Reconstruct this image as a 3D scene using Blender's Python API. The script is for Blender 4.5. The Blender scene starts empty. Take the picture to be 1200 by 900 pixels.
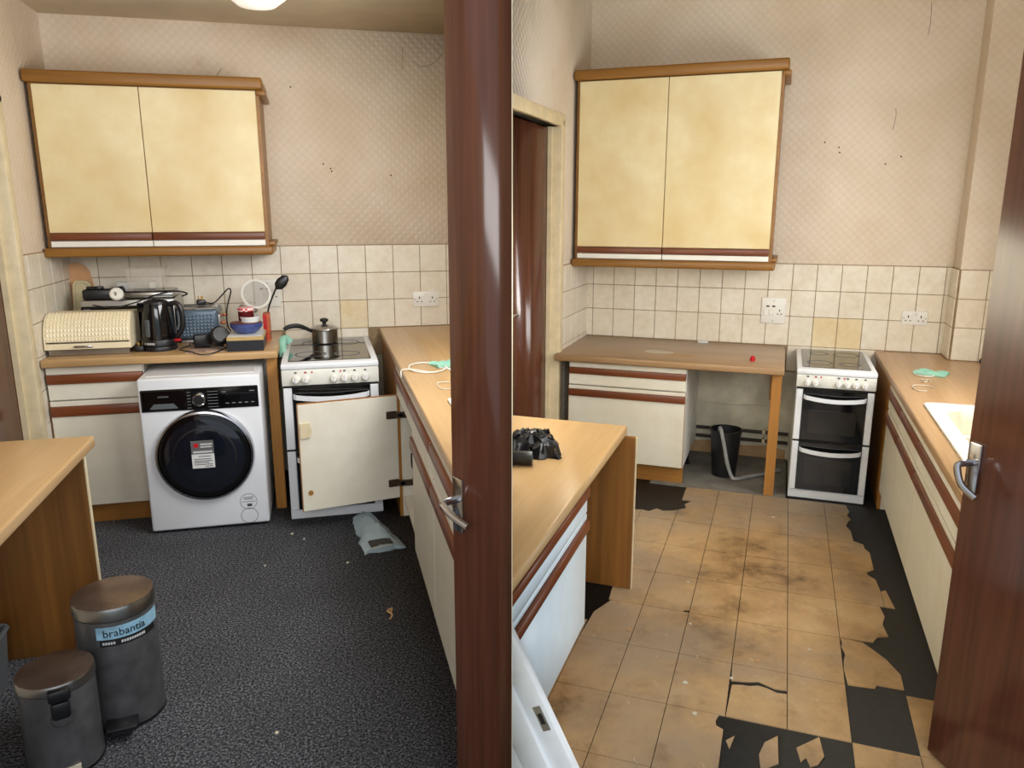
import bpy, bmesh, math, random
from mathutils import Vector, Matrix
random.seed(7)
S = bpy.context.scene
C = S.collection
R = math.radians
# ------------------------------------------------------------ camera, world, light
CAMZ = 1.6
G = R(-13.9)                                   # the carpeted kitchen lies along the world axes, the camera is turned
def GV(x, y, z=0.0): return Vector((x*math.cos(G) - y*math.sin(G), x*math.sin(G) + y*math.cos(G), z))
cd = bpy.data.cameras.new('camera'); cam = bpy.data.objects.new('camera', cd); C.objects.link(cam)
cd.sensor_fit = 'HORIZONTAL'; cd.sensor_width = 36; cd.lens = 27.0        # 900 px focal length at 1200 px
cd.clip_start = .05
cam.location = (0, 0, CAMZ); cam.rotation_euler = (R(90 - 12.8), 0, G)
S.camera = cam
S.view_settings.view_transform = 'Standard'; S.view_settings.look = 'None'
S.view_settings.gamma = 1; S.view_settings.use_curve_mapping = False
S.view_settings.exposure = 0.32
w = bpy.data.worlds.new('world'); S.world = w; w.use_nodes = True
w.node_tree.nodes['Background'].inputs[0].default_value = (.80, .90, 1, 1)
w.node_tree.nodes['Background'].inputs[1].default_value = .62

# two kitchens share the world: each has its own floor plan, turned about the vertical
ROOM = {'L': (0.0, (1.31, -4.80)), 'R': (R(-33.3), (1.27, -5.13))}
def W(k, x, y, z=0.0):
    a, c = ROOM[k]; x -= c[0]; y -= c[1]
    return Vector((x*math.cos(a) - y*math.sin(a), x*math.sin(a) + y*math.cos(a), z))
def area(name, loc, aim, sx, sy, power, col):
    l = bpy.data.lights.new(name, 'AREA'); l.shape = 'RECTANGLE'; l.size = sx; l.size_y = sy; l.energy = power; l.color = col
    o = bpy.data.objects.new(name, l); C.objects.link(o); o.location = loc
    o.rotation_euler = (Vector(aim) - Vector(loc)).to_track_quat('-Z', 'Y').to_euler(); return o
area('added_side_light', W('R', 2.36, -1.62, 1.55), W('R', .6, -1.5, .75), 1.2, 1.0, 29, (1, .99, .97))  # unseen lamp at a right-hand window assumed from the light direction
area('added_side_light', GV(-.03, 2.95, 1.6), GV(-2.2, 3.2, .8), 1.3, 1.0, 44, (1, .99, .97))  # unseen lamp added at the party wall to light the carpeted kitchen
area('front_fill', GV(0, -1.5, 2.3), GV(0, 3.5, .9), 3.2, 1.2, 80, (1, .985, .96))  # unseen lamp added behind the camera as soft fill for both kitchens

# ------------------------------------------------------------ materials
MATS = {}
def lin(c):
    return tuple((v/255/12.92 if v/255 <= .04045 else ((v/255 + .055)/1.055)**2.4) for v in c) + (1,)
class N:
    def __init__(s, name):
        s.m = bpy.data.materials.new(name); s.m.use_nodes = True; s.t = s.m.node_tree
        s.b = s.t.nodes['Principled BSDF']; MATS[name] = s.m
    def n(s, t, **k):
        x = s.t.nodes.new('ShaderNode' + t)
        for a, v in k.items(): setattr(x, a, v)
        return x
    def l(s, a, b): s.t.links.new(a, b)
    def coord(s, world=False, scale=(1, 1, 1)):
        mp = s.n('Mapping'); mp.inputs['Scale'].default_value = scale
        if world: s.l(s.n('NewGeometry').outputs['Position'], mp.inputs[0])
        else: s.l(s.n('TexCoord').outputs['Object'], mp.inputs[0])
        return mp.outputs[0]
    def noise(s, vec, scale, detail=3, rough=.55):
        x = s.n('TexNoise'); x.inputs['Scale'].default_value = scale; x.inputs['Detail'].default_value = detail
        x.inputs['Roughness'].default_value = rough; s.l(vec, x.inputs['Vector']); return x.outputs['Fac']
    def ramp(s, fac, stops):
        x = s.n('ValToRGB'); e = x.color_ramp.elements
        while len(e) < len(stops): e.new(.5)
        for q, (p, c) in zip(e, stops): q.position = p; q.color = c
        s.l(fac, x.inputs[0]); return x.outputs[0]
    def mix(s, fac, a, b, mode='MIX'):
        x = s.n('MixRGB', blend_type=mode)
        if isinstance(fac, (int, float)): x.inputs[0].default_value = fac
        else: s.l(fac, x.inputs[0])
        for i, q in ((1, a), (2, b)):
            if isinstance(q, tuple): x.inputs[i].default_value = q
            else: s.l(q, x.inputs[i])
        return x.outputs[0]
    def bump(s, h, strength, dist=.002):
        x = s.n('Bump'); x.inputs['Strength'].default_value = strength; x.inputs['Distance'].default_value = dist
        s.l(h, x.inputs['Height']); s.l(x.outputs[0], s.b.inputs['Normal'])
    def fin(s, col, rough=.5, metal=0, spec=None, coat=0):
        if isinstance(col, tuple): s.b.inputs['Base Color'].default_value = col
        else: s.l(col, s.b.inputs['Base Color'])
        s.b.inputs['Roughness'].default_value = rough; s.b.inputs['Metallic'].default_value = metal
        if spec is not None: s.b.inputs['Specular IOR Level'].default_value = spec
        if coat: s.b.inputs['Coat Weight'].default_value = coat
        return s.m
def plain(name, c, rough=.5, metal=0, var=.12, scale=9, spec=None, bump=0, world=False):
    q = N(name); f = q.noise(q.coord(world), scale, 4)
    a = lin(c); b = tuple(v*(1 - var) for v in a[:3]) + (1,)
    if bump: q.bump(f, bump)
    return q.fin(q.ramp(f, [(.35, b), (.65, a)]), rough, metal, spec)
def wood(name, c1, c2, axis, rough=.4, fine=70, broad=9, spec=None):
    q = N(name); sc = [1, 1, 1]; sc['xyz'.index(axis)] = .045
    v = q.coord(False, tuple(sc)); f1 = q.noise(v, fine, 3); f2 = q.noise(v, broad, 2)
    g = q.mix(.5, q.ramp(f1, [(.3, lin(c1)), (.7, lin(c2))]), q.ramp(f2, [(.35, lin(c1)), (.65, lin(c2))]))
    q.bump(f1, .05, .001); return q.fin(g, rough, 0, spec)
def wallpaper(name, c, c2):
    q = N(name); pos = q.n('NewGeometry').outputs['Position']; sp = q.n('SeparateXYZ'); q.l(q.coord(), sp.inputs[0])
    def mth(op, a, b=None):
        x = q.n('Math', operation=op)
        for i, z in enumerate((a, b)):
            if z is None: continue
            if isinstance(z, (int, float)): x.inputs[i].default_value = z
            else: q.l(z, x.inputs[i])
        return x.outputs[0]
    h = mth('ADD', sp.outputs[0], sp.outputs[1]); K = 125
    a = mth('SINE', mth('MULTIPLY', mth('ADD', h, sp.outputs[2]), K)); b = mth('SINE', mth('MULTIPLY', mth('SUBTRACT', h, sp.outputs[2]), K))
    pat = mth('MULTIPLY', mth('ADD', a, 1), mth('ADD', b, 1))
    big = q.noise(pos, 2.1, 4); fine = q.noise(pos, 140, 2)
    col = q.ramp(big, [(.3, lin(c2)), (.62, lin(c))])
    col = q.mix(q.ramp(pat, [(0, (.09, .09, .09, 1)), (.5, (0, 0, 0, 1))]), col, lin((150, 125, 100)))
    st = q.ramp(q.noise(pos, 5.5, 6, .7), [(.64, (0, 0, 0, 1)), (.82, (.30, .30, .30, 1))])
    col = q.mix(st, col, lin((150, 115, 70)))
    q.bump(q.mix(.3, pat, fine), .22, .003); q.fin(col, .75, 0, .2)
wallpaper('paper_l', (224, 209, 190), (210, 192, 166)); wallpaper('paper_r', (224, 212, 196), (212, 197, 174))
plain('ceiling', (216, 200, 170), .85, var=.14, scale=3, world=True)
plain('cream_paint', (224, 208, 172), .45, var=.14, scale=14)
plain('white_paint', (226, 232, 238), .4, var=.08, scale=16)
plain('plaster', (222, 214, 190), .85, var=.3, scale=6, world=True)
plain('screed', (126, 120, 110), .9, var=.4, scale=7, world=True, bump=.3)
def tilemat(name, c, c2):
    q = N(name); pos = q.coord(True); f = q.noise(pos, 26, 5, .65); g = q.noise(pos, 5, 3)
    rnd = q.n('ObjectInfo').outputs['Random']
    col = q.mix(.45, q.ramp(f, [(.32, lin(c2)), (.62, lin(c))]), q.ramp(g, [(.35, lin(c2)), (.6, lin(c))]))
    col = q.mix(q.ramp(rnd, [(0, (.0, .0, .0, 1)), (1, (.35, .35, .35, 1))]), col, lin(c2))
    q.bump(f, .06, .001); q.fin(col, .26, 0, .45)
tilemat('tile', (236, 230, 216), (218, 206, 184)); tilemat('tile_stained', (232, 218, 186), (220, 196, 150))
plain('grout', (160, 136, 104), .9, var=.3, scale=30, world=True)
wood('oak_x', (170, 120, 58), (142, 94, 40), 'x', .4); wood('oak_z', (174, 122, 56), (144, 94, 38), 'z', .4)
wood('oak_y', (168, 124, 66), (140, 98, 46), 'y', .4)
wood('trim_oak', (156, 110, 44), (124, 82, 28), 'x', .4)
wood('brown_strip', (132, 70, 34), (90, 44, 20), 'x', .38)
wood('worktop_x', (194, 160, 114), (172, 136, 90), 'x', .32); wood('worktop_y', (200, 166, 120), (180, 144, 96), 'y', .32)
wood('worn_worktop_x', (168, 136, 98), (140, 108, 74), 'x', .3); wood('worn_worktop_y', (190, 154, 110), (162, 124, 82), 'y', .3)
wood('sapele', (98, 57, 40), (70, 40, 27), 'z', .16, 60, 14, .55)
wood('panel_oak', (156, 104, 46), (112, 72, 28), 'z', .42, 45, 7)
def aged(name, c, c2, c3):
    q = N(name); v = q.coord(); a = q.noise(v, 4.0, 5, .65); b = q.noise(v, 2.2, 3)
    col = q.mix(q.ramp(b, [(.4, (0, 0, 0, 1)), (.7, (.7, .7, .7, 1))]), q.ramp(a, [(.3, lin(c2)), (.62, lin(c))]), lin(c3)); q.fin(col, .38, 0, .4)
aged('aged_cream', (231, 220, 182), (222, 203, 154), (206, 178, 118))
aged('front_cream', (230, 227, 214), (218, 212, 196), (212, 205, 184))
plain('white_laminate', (214, 228, 236), .35, var=.05)
plain('enamel', (228, 232, 238), .28, var=.04, scale=5); plain('enamel_grubby', (226, 226, 218), .3, var=.16, scale=7)
plain('white_plastic', (232, 230, 222), .35, var=.05); plain('grey_plastic', (88, 94, 98), .45, var=.1)
plain('black_gloss', (10, 10, 12), .07, var=.1, spec=.6); plain('black_plastic', (22, 22, 25), .38, var=.2)
plain('black_matt', (14, 14, 15), .7, var=.2); plain('dark_glass', (8, 9, 12), .05, var=.1, spec=.7)
plain('oven_window', (38, 35, 32), .12, var=.3, spec=.6)
plain('drum_glass', (20, 24, 34), .06, var=.2, spec=.7)
plain('chrome', (196, 196, 200), .16, 1, var=.08); plain('steel', (176, 174, 170), .28, 1, var=.12)
plain('bin_steel', (124, 124, 126), .3, .6, var=.35, scale=16); plain('bin_lid', (128, 108, 96), .22, .6, var=.4, scale=9)
plain('bronze', (84, 70, 56), .4, .6); plain('copper', (190, 110, 70), .3, .9); plain('brass', (170, 140, 70), .35, .8)
plain('red', (190, 24, 34), .35); plain('dark_red', (88, 16, 22), .2); plain('blue_grey', (92, 110, 128), .3, .2)
plain('blue_glaze', (74, 88, 150), .25, var=.3, scale=40); plain('terracotta', (112, 44, 26), .5)
plain('mint', (150, 206, 184), .8, var=.15); plain('sticker_grey', (96, 96, 98), .5); plain('sticker_white', (220, 222, 222), .5, var=.05)
plain('label_blue', (150, 196, 222), .5, var=.35, scale=30); plain('label_black', (24, 24, 26), .5)
plain('print_light', (196, 198, 200), .5, var=.02); plain('print_mid', (128, 130, 134), .5, var=.02); plain('print_dark', (70, 72, 78), .5, var=.02)
plain('orange_print', (206, 96, 50), .5, var=.5, scale=40); plain('paper_print', (206, 176, 156), .6, var=.6, scale=45)
plain('bread_cream', (238, 226, 194), .35, var=.05); plain('tray_cream', (206, 192, 152), .5)
plain('board_wood', (206, 148, 88), .45, var=.14, scale=20); plain('gold_card', (196, 168, 112), .4, .3)
plain('box_black', (24, 26, 34), .4); plain('hose_grey', (150, 150, 150), .5)
plain('bitumen', (30, 28, 27), .55, var=.5, scale=40, world=True, bump=.4); plain('rust_pipe', (52, 38, 32), .6, var=.4)
plain('crumb', (206, 196, 176), .8); plain('tan_chip', (188, 150, 106), .7, var=.2, scale=20)
plain('sink_white', (236, 236, 232), .25, var=.05); plain('sink_stain', (226, 214, 188), .3, var=.2)
plain('light_shade', (236, 232, 220), .4); plain('dirt_brown', (70, 54, 42), .9, var=.5, scale=12, world=True)
plain('blue_film', (150, 176, 190), .15, var=.2, spec=.7)
def glass(name, c, rough=.05, alpha=.35):
    q = N(name); q.fin(lin(c), rough, 0, .6); q.b.inputs['Alpha'].default_value = alpha
glass('clear_plastic', (232, 222, 206), .08, .17); glass('clear_glass', (214, 220, 222), .05, .3); glass('mesh', (206, 204, 198), .4, .32)
glass('film', (186, 206, 216), .12, .55)
q = N('carpet'); p = q.coord(True); f = q.noise(p, 120, 5, .85); g = q.noise(p, 3, 2)
col = q.ramp(f, [(.40, lin((26, 27, 31))), (.50, lin((70, 72, 78))), (.62, lin((164, 166, 172)))])
col = q.mix(q.ramp(g, [(.3, (0, 0, 0, 1)), (.7, (.25, .25, .25, 1))]), col, lin((44, 42, 44))); q.bump(f, .8, .006); q.fin(col, .95, 0, .1)
q = N('vinyl'); p = q.coord(True); a = q.noise(p, 2.3, 6, .68); b = q.noise(p, 1.3, 4, .6); d = q.noise(q.coord(True, (1, .22, 1)), 70, 3, .7); e = q.noise(p, 150, 3); g = q.noise(p, 9, 5, .7)
col = q.ramp(a, [(.34, lin((104, 78, 50))), (.44, lin((158, 126, 86))), (.56, lin((182, 148, 104))), (.70, lin((192, 164, 124)))])
col = q.mix(q.ramp(b, [(.44, (0, 0, 0, 1)), (.62, (.75, .75, .75, 1))]), col, lin((150, 134, 114)))
col = q.mix(q.ramp(g, [(.30, (.45, .45, .45, 1)), (.45, (0, 0, 0, 1))]), col, lin((110, 84, 56)))
col = q.mix(q.ramp(g, [(.66, (0, 0, 0, 1)), (.76, (.5, .5, .5, 1))]), col, lin((212, 198, 176)))
col = q.mix(q.ramp(d, [(.66, (0, 0, 0, 1)), (.72, (.55, .55, .55, 1))]), col, lin((216, 196, 162)))
col = q.mix(q.ramp(e, [(.25, (.6, .6, .6, 1)), (.34, (0, 0, 0, 1))]), col, lin((84, 60, 40))); q.bump(g, .12, .002); q.fin(col, .36, 0, .4)
q = N('gingham'); p = q.coord(); ck = q.n('TexChecker'); ck.inputs['Scale'].default_value = 90; q.l(p, ck.inputs[0])
ck.inputs[1].default_value = lin((196, 40, 50)); ck.inputs[2].default_value = lin((240, 226, 224)); q.fin(ck.outputs[0], .6)
q = N('lamp_glow'); q.fin(lin((240, 236, 226)), .4); q.b.inputs['Emission Color'].default_value = (1, .95, .85, 1); q.b.inputs['Emission Strength'].default_value = .4

# ------------------------------------------------------------ mesh helpers
class MB:
    def __init__(s): s.bm = bmesh.new()
    def _in(s, t):
        me = bpy.data.meshes.new('t'); t.to_mesh(me); t.free(); s.bm.from_mesh(me); bpy.data.meshes.remove(me); return s
    def box(s, x0, x1, y0, y1, z0, z1, bev=0, seg=1, mtx=None):
        t = bmesh.new(); bmesh.ops.create_cube(t, size=1)
        for v in t.verts: v.co = Vector(((x0 + x1)/2 + v.co.x*(x1 - x0), (y0 + y1)/2 + v.co.y*(y1 - y0), (z0 + z1)/2 + v.co.z*(z1 - z0)))
        if bev: bmesh.ops.bevel(t, geom=t.edges[:], offset=bev, segments=seg, affect='EDGES', profile=.5)
        if mtx: bmesh.ops.transform(t, matrix=mtx, verts=t.verts[:])
        return s._in(t)
    def lathe(s, prof, c=(0, 0, 0), n=28, mtx=None, cap=True):
        t = bmesh.new(); rings = []
        for r, z in prof: rings.append([t.verts.new((r*math.cos(2*math.pi*i/n), r*math.sin(2*math.pi*i/n), z)) for i in range(n)])
        for a, b in zip(rings, rings[1:]):
            for i in range(n): t.faces.new((a[i], a[(i + 1) % n], b[(i + 1) % n], b[i]))
        if cap: t.faces.new(rings[0][::-1]); t.faces.new(rings[-1])
        M = Matrix.Translation(c) @ (mtx or Matrix())
        bmesh.ops.transform(t, matrix=M, verts=t.verts[:]); bmesh.ops.recalc_face_normals(t, faces=t.faces[:]); return s._in(t)
    def cyl(s, p, q, r, n=16, r2=None):
        p, q = Vector(p), Vector(q); d = q - p
        return s.lathe([(r, 0), (r if r2 is None else r2, d.length)], p, n, d.to_track_quat('Z', 'Y').to_matrix().to_4x4())
    def tube(s, pts, r, n=8, sub=5, smooth=True):
        P = [Vector(p) for p in pts]
        if smooth and len(P) > 2:
            Q = []
            for i in range(len(P) - 1):
                a, b, c, d = P[max(i - 1, 0)], P[i], P[i + 1], P[min(i + 2, len(P) - 1)]
                for j in range(sub):
                    u = j/sub; Q.append(.5*((2*b) + (c - a)*u + (2*a - 5*b + 4*c - d)*u*u + (3*b - a - 3*c + d)*u**3))
            P = Q + [P[-1]]
        t = bmesh.new(); rings = []; up = Vector((.13, .21, 1)).normalized()
        for i, p in enumerate(P):
            d = (P[min(i + 1, len(P) - 1)] - P[max(i - 1, 0)]).normalized()
            a = d.cross(up); a = a.normalized() if a.length > 1e-4 else Vector((1, 0, 0)); b = d.cross(a).normalized(); up = -b if (-b).dot(up) > 0 else b
            rr = r(i/(len(P) - 1)) if callable(r) else r
            rings.append([t.verts.new(p + rr*(math.cos(2*math.pi*j/n)*a + math.sin(2*math.pi*j/n)*b)) for j in range(n)])
        for a, b in zip(rings, rings[1:]):
            for j in range(n): t.faces.new((a[j], a[(j + 1) % n], b[(j + 1) % n], b[j]))
        t.faces.new(rings[0][::-1]); t.faces.new(rings[-1]); bmesh.ops.recalc_face_normals(t, faces=t.faces[:]); return s._in(t)
    def prism(s, poly, a0, a1, plane='xy', mtx=None):
        def P(u, v, a): return {'xy': (u, v, a), 'xz': (u, a, v), 'yz': (a, u, v)}[plane]
        t = bmesh.new(); A = [t.verts.new(P(u, v, a0)) for u, v in poly]; B = [t.verts.new(P(u, v, a1)) for u, v in poly]; n = len(poly)
        t.faces.new(A[::-1]); t.faces.new(B)
        for i in range(n): t.faces.new((A[i], A[(i + 1) % n], B[(i + 1) % n], B[i]))
        if mtx: bmesh.ops.transform(t, matrix=mtx, verts=t.verts[:])
        bmesh.ops.recalc_face_normals(t, faces=t.faces[:]); return s._in(t)
    def raw(s, vs, fs):
        t = bmesh.new(); V = [t.verts.new(v) for v in vs]
        for f in fs: t.faces.new([V[i] for i in f])
        bmesh.ops.recalc_face_normals(t, faces=t.faces[:]); return s._in(t)
    def mesh(s, name, m):
        me = bpy.data.meshes.new(name); s.bm.to_mesh(me); s.bm.free(); me.materials.append(MATS[m])
        me.shade_smooth(); me.set_sharp_from_angle(angle=R(34)); return me
ALL = {'L': [], 'R': []}
def link(name, data, k, parent=None, base=(0, 0, 0), rz=0):
    o = bpy.data.objects.new(name, data); C.objects.link(o)
    if parent: o.parent = parent
    else: o.location = W(k, *base); o.rotation_euler = (0, 0, ROOM[k][0] + R(rz))
    if data: ALL[k].append(o)
    return o
def tag(o, label=None, cat=None, group=None, kind=None):
    for a, v in (('label', label), ('category', cat), ('group', group), ('kind', kind)):
        if v: o[a] = v
    return o
class Thing:
    """an Empty at the thing's base, or (solid) one mesh"""
    def __init__(s, k, name, label, cat, base, rz=0, group=None, kind=None):
        s.k = k; s.o = tag(link(name, None, k, None, base, rz), label, cat, group, kind)
    def part(s, name, mb, m, parent=None, label=None):
        o = link(name, mb.mesh(name, m), s.k, parent or s.o)
        if label: o['label'] = label
        return o
def solid(k, name, mb, m, base, label, cat=None, group=None, kind=None, rz=0):
    return tag(link(name, mb.mesh(name, m), k, None, base, rz), label, cat, group, kind)
def text_mb(txt, size, depth=.0006):
    cu = bpy.data.curves.new('t', 'FONT'); cu.body = txt; cu.size = size; cu.extrude = depth; cu.align_x = 'CENTER'; cu.align_y = 'CENTER'; cu.resolution_u = 3
    o = bpy.data.objects.new('t', cu); C.objects.link(o); bpy.context.view_layer.update()
    me = bpy.data.meshes.new_from_object(o.evaluated_get(bpy.context.evaluated_depsgraph_get())); bpy.data.objects.remove(o); bpy.data.curves.remove(cu)
    mb = MB(); mb.bm.from_mesh(me); bpy.data.meshes.remove(me); return mb
FRONT = Matrix.Rotation(R(90), 4, 'X')             # xy drawing -> xz plane facing -y
def on_front(mb, x, y, z):
    bmesh.ops.transform(mb.bm, matrix=Matrix.Translation((x, y, z)) @ FRONT, verts=mb.bm.verts[:]); return mb
def rrect(x0, x1, y0, y1, r, n=5):
    o = []
    for cx, cy, a in ((x1 - r, y1 - r, 0), (x0 + r, y1 - r, 90), (x0 + r, y0 + r, 180), (x1 - r, y0 + r, 270)):
        for i in range(n + 1): t = R(a + 90*i/n); o.append((cx + r*math.cos(t), cy + r*math.sin(t)))
    return o

# ------------------------------------------------------------ dimensions of the two kitchens
D = {'L': dict(xl=-.05, xp=2.185, H=2.60, zt=1.39, px=.165, pz=.165, x0=1.084, zw=.885, wy=-.70, wx=1.07, xr=1.645, paper='paper_l', far=-5.4, pil=.16),
     'R': dict(xl=0.0, xp=2.20, H=2.90, zt=1.27, px=.141, pz=.163, x0=1.321, zw=.755, wy=-.78, wx=1.31, xr=1.83, paper='paper_r', far=-5.6, pil=.20)}
WHERE = {'L': 'in the carpeted kitchen', 'R': 'in the cleared kitchen'}

def tiles(wall, k, u_lines, z_lines, place, special=()):
    """place(u,z0..) -> (loc, rotz) in room coordinates relative to wall origin; each tile is a part of the wall"""
    cache = {}
    for i, (u0, u1) in enumerate(zip(u_lines, u_lines[1:])):
        for j, (z0, z1) in enumerate(zip(z_lines, z_lines[1:])):
            wd, h = abs(u1 - u0) - .0035, abs(z1 - z0) - .0035
            if wd < .008 or h < .008: continue
            st = (i, j) in special; key = (round(wd, 3), round(h, 3), st)
            if key not in cache:
                cache[key] = MB().box(-wd/2, wd/2, -.006, 0, -h/2, h/2, .0018).mesh('tile', 'tile_stained' if st else 'tile')
            o = link('tile', cache[key], k, wall); loc, rz = place((u0 + u1)/2, (z0 + z1)/2)
            o.location = loc; o.rotation_euler = (0, 0, R(rz))

def shell(k):
    d = D[k]; xl, xp, H, far = d['xl'], d['xp'], d['H'], d['far']; pap = d['paper']; zw = d['zw']; here = WHERE[k]
    xe = 3.0 if k == 'L' else 2.42
    # floor and ceiling
    if k == 'L':
        tag(link('floor', MB().box(xl - 1.2, xe, far, .1, -.05, 0).mesh('floor', 'carpet'), k), 'charcoal flecked carpet', None, None, 'structure')
    else:
        tag(link('floor', MB().box(xl - 1.2, xe + .8, far, .1, -.05, -.004).mesh('floor', 'bitumen'), k), 'black bitumen subfloor under old tan vinyl tiles', None, None, 'structure')
    tag(link('ceiling', MB().box(xl - .4, xe + .3, -3.3, .1, H, H + .05).mesh('ceiling', 'ceiling'), k), 'yellowed ceiling ' + here, None, None, 'structure')
    # back wall
    wb = tag(link('wall_back', MB().box(xl - .2, xe, 0, .1, zw, H).mesh('wall_back', pap), k), 'papered back wall with a band of cream tiles ' + here, None, None, 'structure')
    link('lower_wall', MB().box(xl - .2, xe, 0, .1, -.01, zw).mesh('lower_wall', 'plaster'), k, wb)
    zl = [d['zt'] - d['pz']*i for i in range(3)] + [zw + .002]; zb = zw + .002
    link('grout', MB().box(xl, xp, -.004, 0, zw - .17, d['zt'] + .003).mesh('grout', 'grout'), k, wb)
    us = [d['x0'] + d['px']*i for i in range(-16, 9)]; us = [xl + .004] + [u for u in us if xl + .012 < u < xp - .012] + [xp - .003]
    ic = [i for i, u in enumerate(us) if abs(u - d['x0']) < .01][0]
    sp = {(ic + 2, 2), (ic + 1, 2)} if k == 'R' else {(ic + 2, 2)}
    tiles(wb, k, us, zl, lambda u, z: ((u, -.003, z), 0), sp)
    tiles(wb, k, [u for u in us if d['wx'] - .02 < u < d['xr'] + .08], [zb, zb - d['pz']], lambda u, z: ((u, -.003, z), 0))
    # left wall with its door opening
    yo = -.80 if k == 'L' else -.72; yd = yo - .85
    wl = tag(link('wall_left', MB().box(xl - .1, xl, yo, 0, 0, H).box(xl - .1, xl, yd, yo, 2.06, H).box(xl - .1, xl, far, yd, 0, H).mesh('wall_left', pap), k), 'papered left wall with a doorway ' + here, None, None, 'structure')
    ul = [-.004 - d['px']*i for i in range(6)]; ul = [u for u in ul if u > yo + .07] + [yo + .055]
    zs = [d['zt'] - d['pz']*i for i in range(7)]
    link('grout', MB().box(xl, xl + .004, yo + .05, 0, zs[-1], d['zt'] + .003).mesh('grout', 'grout'), k, wl)
    tiles(wl, k, ul, zs, lambda u, z: ((xl + .003, u, z), 90))
    # door in that wall
    dr = Thing(k, 'door_1' if k == 'L' else 'door_2', 'dark brown wooden door in a cream frame ' + here, None, (xl, yo, 0), 0, None, 'structure')
    dr.part('architrave', MB().box(-.10, .022, -.004, .062, 0, 2.1, .008, 2).box(-.10, .022, -.85, .062, 2.06, 2.13, .008, 2).box(-.10, .022, -.90, -.846, 0, 2.1, .008, 2), 'cream_paint')
    dr.part('door_stop', MB().box(-.06, -.035, -.022, -.004, 0, 2.06).box(-.06, -.035, -.846, -.83, 0, 2.06), 'cream_paint')
    dr.part('door_leaf', MB().box(-.10, -.062, -.844, -.008, .01, 2.055, .003), 'sapele')
    hd = dr.part('handle_plate', MB().box(-.062, -.054, -.80, -.765, .98, 1.12, .004, 2), 'chrome')
    dr.part('handle', MB().tube([(-.056, -.78, 1.07), (-.02, -.78, 1.07), (-.012, -.74, 1.07), (-.014, -.68, 1.065)], .008), 'chrome', hd)
    # pillar in the right corner, right wall
    pd = d['pil']
    if k == 'L':
        wr = tag(link('wall_right', MB().box(xp, xe, -pd, .02, 0, H).mesh('wall_right', pap), k), 'papered boxed-in corner beside the back wall ' + here, None, None, 'structure')
    else:
        wr = tag(link('wall_right', MB().box(xp, xe, -pd, .02, 0, H).box(xe, xe + .1, -1.02, .02, 0, H).box(xe, xe + .1, -2.22, -1.02, 0, 1.05).box(xe, xe + .1, -2.22, -1.02, 2.05, H).box(xe, xe + .1, -3.4, -2.22, 0, H).mesh('wall_right', pap), k),
                 'papered right wall with a boxed-in corner ' + here, None, None, 'structure')
        link('grout', MB().box(xe - .004, xe, -1.0, -pd, zw - .1, d['zt'] + .003).mesh('grout', 'grout'), k, wr)
        tiles(wr, k, [-pd - .004 - d['px']*i for i in range(6)], zl, lambda u, z: ((xe - .003, u, z), -90))
        tiles(wr, k, [xp + .004, xp + .144, xe - .006], zl, lambda u, z: ((u, -pd - .003, z), 0))
        link('grout_front', MB().box(xp, xe, -pd - .004, -pd, zw - .1, d['zt'] + .003).mesh('grout', 'grout'), k, wr)
        wn = Thing(k, 'assumed_window', 'assumed white framed window in the right wall', None, (xe, -1.62, 1.05), 0, None, 'structure')  # unseen window and opening, assumed from the light coming from the right
        wn.part('frame', MB().box(-.005, .06, -.6, -.55, 0, 1).box(-.005, .06, .55, .6, 0, 1).box(-.005, .06, -.6, .6, 0, .05).box(-.005, .06, -.6, .6, .95, 1).box(-.005, .06, -.02, .02, 0, 1), 'white_paint')
        wn.part('pane', MB().box(.03, .034, -.56, .56, .04, .96), 'clear_glass')
    link('grout_side', MB().box(xp - .004, xp, -pd, 0, zw - .1, d['zt'] + .003).mesh('grout', 'grout'), k, wr)
    tiles(wr, k, [-.004, -pd + .004], zl, lambda u, z: ((xp - .003, u, z), -90))
    return wb
wb_L = shell('L'); wb_R = shell('R')
for k, wb, cr in (('L', wb_L, [[(1.84, 2.52), (1.842, 2.47), (1.838, 2.40)], [(.80, 2.30), (.815, 2.335), (.835, 2.36)], [(1.90, 2.45), (1.95, 2.42), (2.02, 2.44), (2.08, 2.50)]]), ('R', wb_R, [[(1.93, 2.72), (1.935, 2.62), (1.93, 2.55)], [(1.80, 2.05), (1.81, 2.12), (1.805, 2.17)]])):
    for pts in cr: link('crack', MB().tube([(x, -.0002, z) for x, z in pts], .0012, 5).mesh('crack', 'dirt_brown'), k, wb)
plain('speck', (88, 62, 46), .9)
for k, wb, ps in (('L', wb_L, [(1.36, 1.86), (1.40, 1.835), (1.405, 1.82), (1.20, 2.28), (1.75, 1.80)]), ('R', wb_R, [(1.44, 1.99), (1.52, 1.96), (1.527, 1.93), (1.86, 1.90), (1.78, 1.86)])):
    for x, z in ps: link('wall_speck', MB().lathe([(.005, 0), (.004, .0012)], (x, 0, z), 8, FRONT).mesh('wall_speck', 'speck'), k, wb)
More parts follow.
